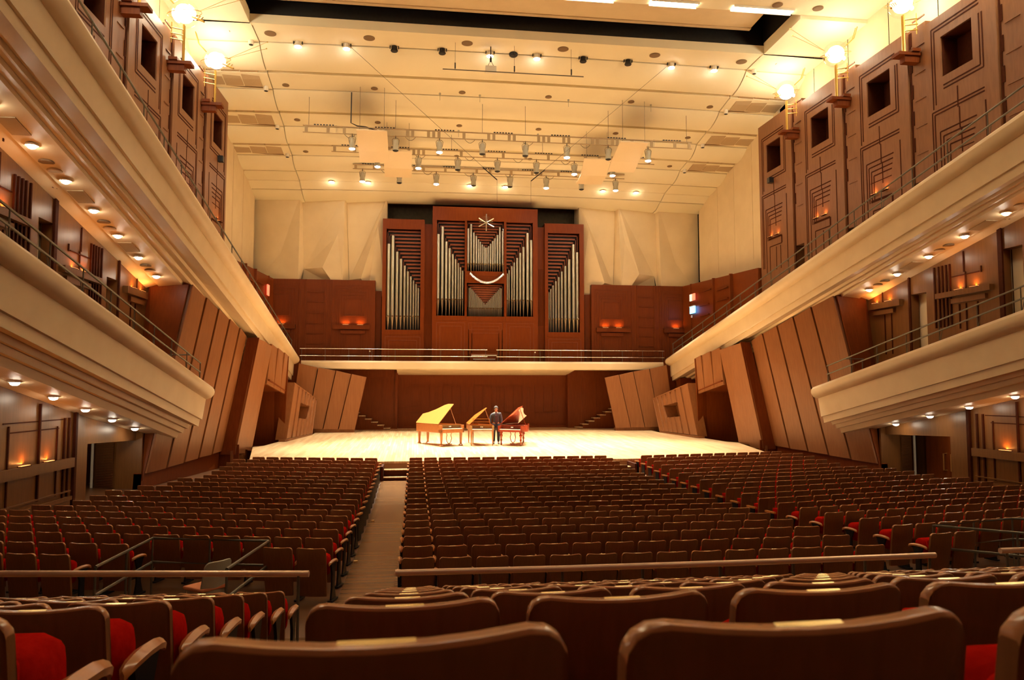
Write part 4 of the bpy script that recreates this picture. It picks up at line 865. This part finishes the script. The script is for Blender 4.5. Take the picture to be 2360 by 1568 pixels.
# ================================================================== SEATS
def shell_mb(m, nx=9, w=.225, z0=.10, z1=.82, th=.035, rc=.05, cut=True):
    # curved veneer back, thin at its foot, rounded upper corners; top edge given its own material index 1
    def yb(u, z): return -.02-.11*(z-z0)/(z1-z0)+.035*u*u
    def zt(x):
        d = abs(x)-(w-rc)
        return z1+.012*(x/w)**2-(rc-math.sqrt(max(0, rc*rc-d*d)) if d > 0 else 0)
    us = [-1+2*i/(nx-1) for i in range(nx)]
    if nx > 8: us = [-1, -.99, -.95, -.88, -.78]+[i*.26 for i in (-2, -1, 0, 1, 2)]+[.78, .88, .95, .99, 1]
    elif nx == 5: us = [-1, -.93, 0, .93, 1]
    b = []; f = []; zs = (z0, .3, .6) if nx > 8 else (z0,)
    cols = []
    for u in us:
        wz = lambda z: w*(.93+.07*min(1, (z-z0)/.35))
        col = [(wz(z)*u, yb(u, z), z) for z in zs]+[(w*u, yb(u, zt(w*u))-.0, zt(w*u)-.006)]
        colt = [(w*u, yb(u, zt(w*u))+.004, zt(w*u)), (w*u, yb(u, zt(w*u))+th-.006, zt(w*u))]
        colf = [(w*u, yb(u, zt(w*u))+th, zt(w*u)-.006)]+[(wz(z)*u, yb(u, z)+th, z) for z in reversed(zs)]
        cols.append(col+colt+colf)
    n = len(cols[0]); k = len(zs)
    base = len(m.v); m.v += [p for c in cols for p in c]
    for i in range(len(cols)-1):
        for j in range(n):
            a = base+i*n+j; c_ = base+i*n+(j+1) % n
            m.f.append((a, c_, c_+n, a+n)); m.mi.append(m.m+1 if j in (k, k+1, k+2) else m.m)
    m.f.append(tuple(base+j for j in range(n))); m.mi.append(m.m); m.f.append(tuple(base+(len(cols)-1)*n+j for j in range(n-1, -1, -1))); m.mi.append(m.m)
    return yb, zt
def rbox(m, x0, x1, y0, y1, z0, z1, r, n=3):     # soft pillow block, rounded in the y-z section and at its ends
    sec = []
    for cx_, cz_, a0 in ((y1-r, z1-r, 0), (y0+r, z1-r, 90), (y0+r, z0+r, 180), (y1-r, z0+r, 270)):
        for i in range(n+1):
            a = math.radians(a0+90*i/n); sec.append((cx_+r*math.cos(a), cz_+r*math.sin(a)))
    cy, cz_ = (y0+y1)/2, (z0+z1)/2
    def ring(x, sc): return [(x, cy+(y-cy)*(1-sc/(y1-y0)*2), cz_+(z-cz_)*(1-sc/(z1-z0)*2)) for y, z in sec]
    m.loft([ring(x0, r*.8), ring(x0+r*.3, r*.25), ring(x0+r, 0), ring(x1-r, 0), ring(x1-r*.3, r*.25), ring(x1, r*.8)])
def arm_at(m, x):
    m.loft([[(x-wd, y, z), (x, y, z+.018), (x+wd, y, z), (x+wd*.8, y, z-.022), (x-wd*.8, y, z-.022)] for y, z, wd in ((-.03, .575, .008), (-.005, .588, .020), (.06, .598, .028), (.15, .602, .032), (.24, .596, .031), (.30, .582, .024), (.335, .566, .014), (.348, .556, .005))])
def seat_parts(arm_right=True, arm_left=False, lite=False, wide=False):
    cw = .19 if wide else .168
    out = {}
    m = MB(); shell_mb(m, 15 if not lite else 5); out['backrest'] = (m, [W_SEAT, W_SEATLIT])
    m = MB()
    if not lite: rbox(m, -cw, cw, .0, .06, .30, .70, .03)
    out['back_cushion'] = (m, RED)
    m = MB(); (rbox(m, -cw, cw, .06, .31 if wide else .22, .36, .69, .07) if not lite else m.box(-cw, cw, .03, .20, .36, .66)); out['folded_seat'] = (m, RED)
    m = MB(); m.hexa([(-.044, -.125, .812), (.044, -.125, .812), (.044, -.101, .815), (-.044, -.101, .815), (-.044, -.125, .8175), (.044, -.125, .8175), (.044, -.101, .8222), (-.044, -.101, .8222)]); out['number_plate'] = (m, PLATE)
    xs_ = ([.26] if arm_right else [])+([-.26] if arm_left else [])
    for x in xs_:
        m = MB(); (arm_at(m, x) if not lite else m.box(x-.028, x+.028, 0, .33, .565, .60)); out[('armrest', x)] = (m, W_ARM)
        m = MB()
        if lite: m.box(x-.012, x+.012, .05, .26, 0, .565)
        else:
            m.loft([[(x-.013, a, z), (x+.013, a, z), (x+.013, b, z), (x-.013, b, z)] for z, a, b in ((.03, .06, .26), (.2, .10, .20), (.42, .10, .20), (.575, .04, .27))]); m.box(x-.035, x+.035, .03, .30, 0, .03)
        out[('stanchion', x)] = (m, IRON)
    return out
def make_seat(al, wide=False):
    t = thing('auditorium_seat', 'seat', 'seat', (0, 0, 0))
    for k, (m, mt) in seat_parts(True, al, False, wide).items():
        nm = k if isinstance(k, str) else k[0]
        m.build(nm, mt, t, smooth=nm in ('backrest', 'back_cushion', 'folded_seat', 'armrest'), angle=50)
    KIDS[t.name] = list(t.children)
    return t
protoA = make_seat(False); protoB = make_seat(True, True); protoC = make_seat(False, True)
KIDS['A'] = list(protoA.children); KIDS['B'] = list(protoB.children); KIDS['C'] = list(protoC.children)
lite = {}
for al in (False, True):
    mm = MB(); mats_ = [W_SEAT, W_SEATLIT, RED, PLATE, W_ARM, IRON]
    for k, (m, mt) in seat_parts(True, al, True).items():
        idx = 0 if isinstance(mt, list) else mats_.index(mt)
        b = len(mm.v); mm.v += m.v
        for f_, i_ in zip(m.f, m.mi): mm.f.append(tuple(b+q for q in f_)); mm.mi.append(idx+i_)
    lite[al] = mm
# gather every place: (block, row, col, x, y, z floor, rot, armleft)
seats = []
ordw = ['first', 'second', 'third', 'fourth', 'fifth', 'sixth', 'seventh', 'eighth', 'ninth', 'tenth', 'eleventh', 'twelfth', 'thirteenth', 'fourteenth', 'fifteenth', 'sixteenth', 'seventeenth', 'eighteenth', 'nineteenth', 'twentieth', 'twenty first', 'twenty second']
PIT_ = .518
for k in range(19):                                   # centre block
    for c in range(14):
        x = -4.13+c*PIT_; y = rowY(k)+.10+.006*(x+.7)**2
        seats.append(('centre', k, c, x, y, ZT[k]-.82, -.012*(x+.7), c == 0))
LEND = [-10.2, -10.45, -10.5, -10.5, -10.6, -10.6, -11.1, -11.2, -11.3, -11.8, -11.8, -12.1, -12.4, -12.8, -12.9, -12.9, -12.9, -12.9, -12.9]
for k in range(0, 19):                                # left block, turned to the stage
    a = math.radians(13.5); end = LEND[18-k]
    for c in range(16):
        x = -5.68-c*PIT_*math.cos(a); y = rowY(k)+.15+(-5.42-x)*math.tan(a)+(.0)
        if x < end or (k == 0 and x > -8.9) or (k == 1 and -8.6 < x < -6.4): continue
        seats.append(('left', k, c, x, y, ZT[min(18, k)]-.82, -a, c == 15))
for k in range(1, 19):                                # right block
    a = math.radians(10.5)
    for c in range(18):
        x0 = 4.02+(.15 if k < 4 else 0)+(.012*(k-9)**2*.3); x = x0+c*PIT_*math.cos(a); y = rowY(k)+.0+(x-3.8)*math.tan(a)
        if x > -LEND[18-k]+.1 or (k == 1 and c > 1) or (k == 2 and c > 14): continue
        seats.append(('right', k, c, x, y, ZT[k]-.82, a, c == 0))
edge = [None, -5.07, -5.21, -5.28, -5.32, -5.35, -5.36, -5.37]
for j in range(8):                                    # rising rear block
    for c in range(24):
        x = -4.22+c*PIT_-(.022 if j == 0 else 0); seats.append(('rear', j, c, x, REARY[j]+.10, REARTOP[j]-.82-(.012 if j == 0 else 0), -.012*(x+1)*.6, c == 0))
    e = edge[j] or -4.95
    for c in range(10):
        x = e-.225-c*PIT_; seats.append(('rear left', j, c, x, REARY[j]+.10+.02*c, REARTOP[j]-.82, -.05, c == 9))
vis = []
for q in seats:
    pts = [proj((q[3]+dx, q[4]+dy, q[5]+dz)) for dx in (-.25, .3) for dy in (-.1, .3) for dz in (.2, .82)]
    pts = [p for p in pts if p]
    if not pts: continue
    xs_ = [p[0] for p in pts]; ys_ = [p[1] for p in pts]
    if max(xs_) < -40 or min(xs_) > 2400 or min(ys_) > 1620: continue
    if q[0].startswith('rear') and max(p[2] for p in pts) < .55: continue
    vis.append((min(p[2] for p in pts), q))
vis.sort(key=lambda t: t[0])
ind = [q for _, q in vis[:300]]; rest = [q for _, q in vis[300:]]
def seat_label(q):
    b, k, c = q[:3]
    if b == 'rear': return f'brown wooden seat behind handrail, right of aisle, {ordw[7-k]} row from rail, {ordw[c]} from aisle'
    if b == 'rear left': return f'brown wooden seat behind handrail, left of aisle, {ordw[7-k]} row from rail, {ordw[c]} from aisle'
    if b == 'centre': return f'brown wooden seat, centre block, {ordw[k]} row beyond the handrail, {ordw[c]} from left aisle'
    if b == 'left': return f'brown wooden seat, left block, {ordw[k]} row beyond the handrail, {ordw[c]} from aisle'
    return f'brown wooden seat, right block, {ordw[k]} row beyond the handrail, {ordw[c]} from aisle end'
GRP = {'rear': 'seats behind the handrail', 'rear left': 'seats behind the handrail, left of the aisle', 'centre': 'centre block seats', 'left': 'left block seats', 'right': 'right block seats'}
used = set()
for q in ind:
    pr = 'B' if q[7] else 'C' if q[0] in ('left', 'rear left') and q[2] == 0 else 'A'; root = {'A': protoA, 'B': protoB, 'C': protoC}[pr]
    if pr not in used: r = root; used.add(pr)
    else:
        r = root.copy(); COL.objects.link(r)
        for ch in KIDS[pr]:
            c = ch.copy(); COL.objects.link(c); c.parent = r
    r.location = (q[3], q[4], q[5]); r.rotation_euler = (0, 0, q[6]); r['label'] = seat_label(q); r['group'] = GRP[q[0]]
mm = MB()
for q in rest:
    L_ = lite[q[7]]; ca, sa = math.cos(q[6]), math.sin(q[6]); b = len(mm.v)
    mm.v += [(q[3]+x*ca-y*sa, q[4]+x*sa+y*ca, q[5]+z) for x, y, z in L_.v]
    mm.f += [tuple(b+i for i in f_) for f_ in L_.f]; mm.mi += L_.mi
o = mm.build('distant_auditorium_seats', [W_SEAT, W_SEATLIT, RED, PLATE, W_ARM, IRON]); tag(o, 'remaining rows of brown wooden seats reaching up to the stage', 'seats', None, 'stuff')
# seats seen behind the lower balcony edge on the right
for s in (-1, 1):
    for i in range(9):
        y = 25.4-1.05*i; z = 2.5+BDIR*(y-27.5); mb_ = MB()
        t = thing('auditorium_seat', f'dark seat with red cushion behind the lower {SD[s]} balcony railing, {ordw[i]} from the stage end', 'seat', (s*12.5, y, z+.02), s*.5, f'lower {SD[s]} balcony seats')
        for k, (m, mt) in seat_parts(True, True, True).items():
            nm = k if isinstance(k, str) else k[0]
            if not m.v or nm == 'folded_seat': continue
            m.build(nm, mt, t)
        m = MB(); m.box(-.21, .21, .02, .42, .44, .53); m.build('seat_cushion', RED, t)
# ================================================================== HANDRAILS IN THE SEATING
def handrail(label, pts, r, posts, zb, m_, name='handrail'):
    og = pts[0]; t = thing(name, label, 'handrail', og)
    m = MB(); m.tube(pts, r, 12); m.build('rail_tube', m_, t, og, smooth=True)
    for p in posts:
        m = MB(); m.cyl((p[0], p[1], zb), (p[0], p[1], p[2]-r*.5), .018, 8); m.build('post', STEEL, t, og)
Z_ = 1.05
def rp(lst): return [tuple(P(x, y, Z=Z_)) for x, y in lst]
a = rp([(-60, 1323), (300, 1323), (712, 1323)]); handrail('thick bronze handrail left of the aisle in front of the rear seats', a, .038, [a[1], (a[2][0]-.12, a[2][1], Z_)], .1, RAILW)
a = rp([(911, 1321), (1300, 1311), (1700, 1298), (2155, 1280)]); ps = []
for px in (1106, 1296, 1481, 1659, 1828, 1993, 2142):
    y = 1321-(px-911)/(2155-911)*41; p = P(px, y, Z=Z_); ps.append((p.x, p.y, Z_))
handrail('long thick bronze handrail right of the aisle in front of the rear seats', a, .038, ps, .1, RAILW)
a = rp([(2305, 1270), (2420, 1266)]); handrail('short piece of bronze handrail at the right edge', a, .038, [(a[0][0]+.1, a[0][1], Z_)], .1, RAILW)
def pen(label, c, zt, order):
    z0 = .06; og = (c[0][0], c[0][1], z0); t = thing('pen_railing', label, 'railing', og)
    for z in (zt, zt-.36):
        m = MB(); m.tube([(x, y, z) for x, y in c], .022, 8); m.build('rail_tube', STEEL, t, og)
    pp = []
    for (x0, y0), (x1, y1) in zip(c, c[1:]):
        n = max(1, int(math.hypot(x1-x0, y1-y0)/.9))
        for i in range(n): pp.append((x0+(x1-x0)*i/n, y0+(y1-y0)*i/n))
    pp.append(c[-1])
    for x, y in pp:
        m = MB(); m.cyl((x, y, z0), (x, y, zt), .016, 6); m.build('post', STEEL, t, og)
pen('grey steel railing around the wheelchair bay left of the aisle', [(-8.24, 10.37), (-8.17, 12.28), (-6.36, 11.81), (-6.54, 10.03)], .95, 0)
pen('grey steel railing around the wheelchair bay at the right edge', [(6.26, 10.2), (4.46, 11.70), (6.34, 12.17), (8.2, 11.4)], .95, 0)
# loose chair in the pen
t = thing('loose_chair', 'loose chair with olive back and orange seat standing inside the left railed bay', 'chair', (-6.9, 10.9, .06), .9)
m = MB(); shell_mb(m, 9, w=.21, z0=.45, z1=.83, th=.03, rc=.08); m.build('chair_back', [LAMPB, LAMPB], t, smooth=True)
m = MB(); rbox(m, -.21, .21, -.02, .40, .42, .47, .02); m.build('seat', mat('orange seat pad', (.62, .20, .08), .8, col2=(.66, .24, .10), nscale=20), t)
for x in (-.17, .17):
    for y in (0, .36):
        m = MB(); m.cyl((x*1.1, y, 0), (x, y, .43), .012, 6); m.build('chair_leg', CHROME, t)
# floor lights on the aisle edge
for k, (px, py) in enumerate(((859, 1192), (819, 1290))):
    p = P(px, py, Z=.02); m = MB(); m.lathe([(.05, .0), (.05, .03), (.035, .035), (.01, .035)], (p.x, p.y, floorz(p.y)+.01), 10)
    tag(m.build('floor_light', PLATE), f'small shiny step light on the aisle floor beside the left seats, {("farther", "nearer")[k]} one', 'floor light')
# ================================================================== PIANOS
def piano(loc, rz, w, L, zb, zt, label, wood, lidwood, lid_ang, legs, turned, lyre, fold=False, square=False, desk=False):
    t = thing('fortepiano' if not turned else 'grand_piano', label, 'piano', loc, rz)
    if square: out = [(0, 0), (w, 0), (w, L*.35), (w*.80, L*.62), (w*.52, L), (0, L)]
    else: out = [(0, 0), (w, 0), (w, L*.30), (w*.93, L*.42), (w*.72, L*.60), (w*.56, L*.80), (w*.46, L), (.06, L), (0, L-.02)]
    n = len(out); m = MB()
    kz = zt-.15
    body = out[:]; kd = .24
    m.add([(x, max(y, kd), zb) for x, y in out]+[(x, max(y, kd), zt) for x, y in out], [tuple(range(n-1, -1, -1)), ]+[(i, (i+1) % n, n+(i+1) % n, n+i) for i in range(n)])
    m.box(0, w, 0, kd+.01, zb, kz-.06); m.box(0, .07, 0, kd, zb, zt-.03); m.box(w-.07, w, 0, kd, zb, zt-.03)
    m.build('case', wood, t, bevel=.008)
    m = MB(); m.box(.08, w-.08, .02, kd-.02, kz-.06, kz-.03); kb = m.build('keyboard', KEYS, t)
    m = MB(); x = .11
    while x < w-.1: m.box(x, x+.009, .09, kd-.03, kz-.03, kz-.02); x += .023
    o = m.build('black_keys', IRON, kb)
    m = MB(); m.box(.1, w-.1, kd, kd+.015, kz-.01, zt-.02); m.build('name_board', lidwood, t)
    m = MB(); m.box(w/2-.06, w/2+.06, kd-.004, kd, kz+.03, kz+.075); m.build('name_plate', KEYS, t)
    inn = [(x*.95+.02, max(y, kd)*.97+.02) for x, y in out]; m = MB(); m.add([(x, y, zt-.07) for x, y in inn], [tuple(range(len(inn)))]); m.build('soundboard', W_SLAT if turned else lidwood, t)
    lo = [(x+.0, max(y, kd if not square else kd)) for x, y in out if True]
    a = math.radians(lid_ang); m = MB()
    lp = [(x*math.cos(a), y, zt+.015+x*math.sin(a)) for x, y in lo]; nn = (-math.sin(a)*.02, 0, math.cos(a)*.02)
    if fold:
        lp = [p for p in lp]; 
    k = len(lp); m.add(lp+[(p[0]+nn[0], p[1], p[2]+nn[2]) for p in lp], [tuple(range(k-1, -1, -1)), tuple(range(k, 2*k))]+[(i, (i+1) % k, k+(i+1) % k, k+i) for i in range(k)])
    m.build('lid', lidwood, t, bevel=.004)
    if fold:
        m = MB(); y0 = kd; xw = w*math.cos(a); zw = zt+w*math.sin(a)
        m.slab([(xw, y0, zw), (xw*.45, y0, zt+w*.45*math.sin(a)), (xw*.45+.36, y0-.25, zt+w*.45*math.sin(a)+.12), (xw+.36, y0-.25, zw+.10)], (0, .0, .02)); m.build('lid_flap', lidwood, t)
    m = MB(); m.cyl((w-.08, kd+.35, zt-.02), (w*math.cos(a)*.93, kd+.30, zt+w*math.sin(a)*.93), .014, 8); m.build('lid_prop', wood, t)
    for (x, y) in legs:
        m = MB()
        if turned: m.lathe([(.075, zb), (.075, zb-.06), (.045, zb-.09), (.075, zb-.16), (.05, zb-.24), (.035, .30), (.055, .24), (.03, .16), (.045, .07), (.03, .0)], (x, y, 0), 12)
        else: m.loft([[(x-q, y-q, z), (x+q, y-q, z), (x+q, y+q, z), (x-q, y+q, z)] for z, q in ((0, .07), (.05, .075), (.07, .05), (.12, .035), (zb, .05))] if not square else [[(x-q, y-q, z), (x+q, y-q, z), (x+q, y+q, z), (x-q, y+q, z)] for z, q in ((0, .02), (.1, .022), (zb-.04, .04), (zb, .045))])
        m.build('leg', wood, t, smooth=turned)
    if lyre:
        x, y = w/2, .33; m = MB()
        for q in (-1, 1): m.tube([(x+q*.14, y, zb), (x+q*.10, y, zb-.12), (x+q*.14, y, zb-.26), (x+q*.10, y, zb-.42), (x+q*.03, y, zb-.50), (x, y, .1)], .018, 6)
        m.box(x-.13, x+.13, y-.06, y+.06, .05, .09); m.box(x-.2, x+.2, y-.08, y+.08, zb-.02, zb)
        for q in (-.03, 0, .03): m.cyl((x+q, y, .1), (x+q, y, zb-.45), .004, 4)
        m.build('pedal_lyre', wood, t)
    if desk:
        m = MB(); y = kd+.12; z0 = zt; h = .27
        for z in (z0, z0+h*.5, z0+h): m.box(.16, w-.16, y, y+.015, z-.012, z+.012)
        for x in (.16, w-.16-.02): m.box(x, x+.02, y, y+.015, z0, z0+h)
        m.build('music_desk', lidwood, t)
        m = MB(); m.box(.0, .09, -.005, 0, zb+.02, zt-.03); m.box(w-.09, w, -.005, 0, zb+.02, zt-.03); m.cyl((w/2, kd-.01, kz+.07), (w/2, kd+.0, kz+.07), .035, 12); m.build('gilt_fittings', PLATE, t)
    return t
W_P1 = mat('walnut piano veneer', (.30, .095, .022), .3, col2=(.40, .14, .036), scale=(2, 9, 2), nscale=3, coat=.4)
W_P1L = mat('pale piano lid', (.34, .165, .035), .3, col2=(.40, .20, .048), scale=(1, 12, 1), nscale=3, coat=.3)
W_P2 = mat('gilt brown piano veneer', (.30, .10, .022), .32, col2=(.38, .13, .03), scale=(2, 6, 2), nscale=3, coat=.3)
W_P2L = mat('orange piano lid', (.34, .10, .010), .3, col2=(.40, .125, .013), scale=(1, 8, 1), nscale=3, coat=.3)
W_P3 = mat('mahogany piano veneer', (.24, .028, .010), .2, col2=(.30, .042, .015), scale=(2, 8, 2), nscale=3, coat=.2)
W_P3L = mat('mahogany piano lid', (.26, .035, .012), .18, col2=(.32, .05, .016), scale=(2, 8, 2), nscale=3, coat=.2)
piano((-3.0, 33.6, stz(34)), .49, 1.20, 2.35, .60, .97, 'pale walnut fortepiano with raised honey coloured lid on square legs, leftmost of the three pianos', W_P1, W_P1L, 48, [(.08, .12), (1.10, .12), (.10, 2.2), (.55, 2.2)], False, True)
piano((-1.68, 33.95, stz(34)), .03, 1.10, 1.75, .70, .93, 'small gilt trimmed fortepiano with music desk and steep orange lid, middle of the three pianos', W_P2, W_P2L, 43, [(.06, .08), (1.04, .08), (.3, 1.6), (.1, 1.6)], False, False, square=True, desk=True)
piano((-.40, 34.15, stz(34)), -.60, 1.22, 2.15, .62, .92, 'glossy red mahogany grand piano with folded lid and turned legs, rightmost of the three pianos', W_P3, W_P3L, 40, [(.1, .15), (1.1, .15), (.35, 1.95)], True, True, fold=True)
# ================================================================== MAN ON THE STAGE
SKIN = mat('skin', (.50, .24, .14), .55, col2=(.54, .27, .16), nscale=6); CLOTH_D = mat('dark denim jacket cloth', (.040, .042, .055), .85, col2=(.06, .062, .08), nscale=30); TROUS = mat('navy trouser cloth', (.018, .018, .035), .85, col2=(.026, .026, .048), nscale=30)
HAIR = mat('grey hair', (.035, .03, .03), .8, col2=(.07, .06, .06), scale=(8, 8, 1), nscale=8); SHIRT = mat('dark plum shirt cloth', (.05, .02, .03), .85, col2=(.07, .03, .04), nscale=20); LENSM = mat('dark glasses', (.01, .008, .008), .1, col2=(.02, .01, .01), nscale=5)
mz = stz(34.75); man = thing('person', 'person in a dark jacket and sunglasses standing between the middle and right pianos', 'person', (-.40, 34.9, mz), .0)
def skinmesh(name, pts, edges, rad, m_, parent, root=0, sub=2):
    me = bpy.data.meshes.new(name); me.from_pydata(pts, edges, []); o = bpy.data.objects.new(name, me); COL.objects.link(o); o.parent = parent
    md = o.modifiers.new('skin', 'SKIN'); md.use_smooth_shade = True
    if not me.skin_vertices: 
        bm = bmesh.new(); bm.from_mesh(me); bm.verts.layers.skin.verify(); bm.to_mesh(me); bm.free()
    for i, r in enumerate(rad): me.skin_vertices[0].data[i].radius = (r, r) if not isinstance(r, tuple) else r
    for i in range(len(pts)): me.skin_vertices[0].data[i].use_root = (i == root)
    s_ = o.modifiers.new('sub', 'SUBSURF'); s_.levels = sub; s_.render_levels = sub
    me.materials.append(m_); return o
# one continuous body: legs, trunk, arms, neck, head   (he faces the audience, -Y)
bp = [(0, 0, .93), (0, .0, 1.10), (0, .0, 1.28), (0, .01, 1.42), (0, .0, 1.50), (0, -.015, 1.58), (0, -.01, 1.66),
      (.10, 0, .86), (.115, -.01, .49), (.12, .03, .08), (.125, -.10, .035), (-.10, 0, .86), (-.10, -.02, .49), (-.105, .02, .08), (-.12, -.11, .035),
      (.17, .01, 1.40), (.245, .02, 1.13), (.235, -.05, .90), (-.17, .01, 1.40), (-.25, .02, 1.13), (-.25, -.05, .90)]
be = [(0, 1), (1, 2), (2, 3), (3, 4), (4, 5), (5, 6), (0, 7), (7, 8), (8, 9), (9, 10), (0, 11), (11, 12), (12, 13), (13, 14), (3, 15), (15, 16), (16, 17), (3, 18), (18, 19), (19, 20)]
br = [(.13, .10), (.13, .10), (.15, .11), (.10, .08), .05, (.075, .09), (.07, .085), .085, .06, .045, .04, .085, .06, .045, .04, .045, .04, .032, .045, .04, .032]
body = skinmesh('body', bp, be, br, SKIN, man)
skinmesh('trousers', [(0, 0, .95), (.10, 0, .86), (.115, -.01, .49), (.12, .03, .09), (-.10, 0, .86), (-.10, -.02, .49), (-.105, .02, .09)], [(0, 1), (1, 2), (2, 3), (0, 4), (4, 5), (5, 6)], [(.155, .12), .105, .078, .068, .105, .078, .068], TROUS, man)
skinmesh('jacket', [(0, 0, .92), (0, 0, 1.10), (0, 0, 1.28), (0, .01, 1.43), (.18, .01, 1.40), (.255, .02, 1.13), (.24, -.05, .93), (-.18, .01, 1.40), (-.26, .02, 1.13), (-.255, -.05, .93)], [(0, 1), (1, 2), (2, 3), (3, 4), (4, 5), (5, 6), (3, 7), (7, 8), (8, 9)], [(.17, .13), (.165, .125), (.175, .13), (.13, .10), .088, .066, .052, .088, .066, .052], CLOTH_D, man)
m = MB(); m.loft([[(-w_, y, z), (w_, y, z), (w_, y+.03, z), (-w_, y+.03, z)] for z, w_, y in ((.93, .055, -.145), (1.1, .055, -.142), (1.3, .06, -.145), (1.42, .05, -.115), (1.49, .03, -.07))]); m.build('shirt_front', SHIRT, man)
m = MB(); m.sphere((0, .01, 1.67), .105, 16, 10, (.95, 1.05, 1.0)); 
m.loft([[(.10*math.cos(a), .012+.105*math.sin(a), z) for a in [math.pi*i/8-.25*math.pi*0 for i in range(9)]] for z in (1.57, 1.64, 1.7)], closed=False, cap=False)
m.build('hair', HAIR, man, smooth=True)
m = MB()     # fringe opening shows the face; features stand on it
m.loft([[(.068*math.sin(a)*k_, -.035-.072*math.cos(a)*k_, z) for a in [math.pi*(i/6-.5) for i in range(7)]] for z, k_ in ((1.525, .45), (1.55, .8), (1.60, 1), (1.655, 1.02), (1.675, .95))], closed=False, cap=False)
m.sphere((0, -.118, 1.592), .014, 8, 6, (1, 1.2, 1.5)); m.sphere((.078, -.01, 1.60), .02, 8, 6, (.5, .8, 1.4)); m.sphere((-.078, -.01, 1.60), .02, 8, 6, (.5, .8, 1.4))
fc = m.build('face', SKIN, man, smooth=True)
m = MB(); m.box(-.025, .025, -.112, -.100, 1.553, 1.561); m.build('mouth', RED, fc)
m = MB()
for q in (-1, 1): m.sphere((q*.032, -.108, 1.622), .024, 10, 6, (1, .35, .75)); m.cyl((q*.06, -.10, 1.625), (q*.08, .0, 1.62), .004, 5)
m.cyl((-.02, -.115, 1.625), (.02, -.115, 1.625), .004, 5); m.build('sunglasses', LENSM, fc)
for q in (-1, 1):
    m = MB(); x = q*.122; m.loft([[(x-w_, y, 0.0), (x+w_, y, 0.0), (x+w_*.8, y, h_), (x-w_*.8, y, h_)] for y, w_, h_ in ((-.20, .025, .03), (-.15, .045, .05), (-.05, .045, .08), (.07, .04, .09))]); m.build('shoe', IRON, man)
for q in (-1, 1):
    wx, wy, wz = q*.245, -.055, .885; pts = [(wx, wy, wz), (wx, wy-.015, wz-.05), (wx, wy-.02, wz-.085)]; ed = [(0, 1), (1, 2)]; rd = [(.022, .03), (.016, .036), (.014, .034)]
    for fi, (dy, L_) in enumerate(((-.030, .066), (-.010, .075), (.010, .070), (.028, .056))):
        b = len(pts); pts += [(wx, wy-.02+dy, wz-.095), (wx-q*.006, wy-.022+dy, wz-.095-L_*.5), (wx-q*.02, wy-.024+dy, wz-.095-L_)]; ed += [(2, b), (b, b+1), (b+1, b+2)]; rd += [.009, .0085, .007]
    b = len(pts); pts += [(wx-q*.01, wy-.055, wz-.05), (wx-q*.02, wy-.07, wz-.085)]; ed += [(1, b), (b, b+1)]; rd += [.010, .008]
    skinmesh('hand', pts, ed, rd, SKIN, man, sub=1)
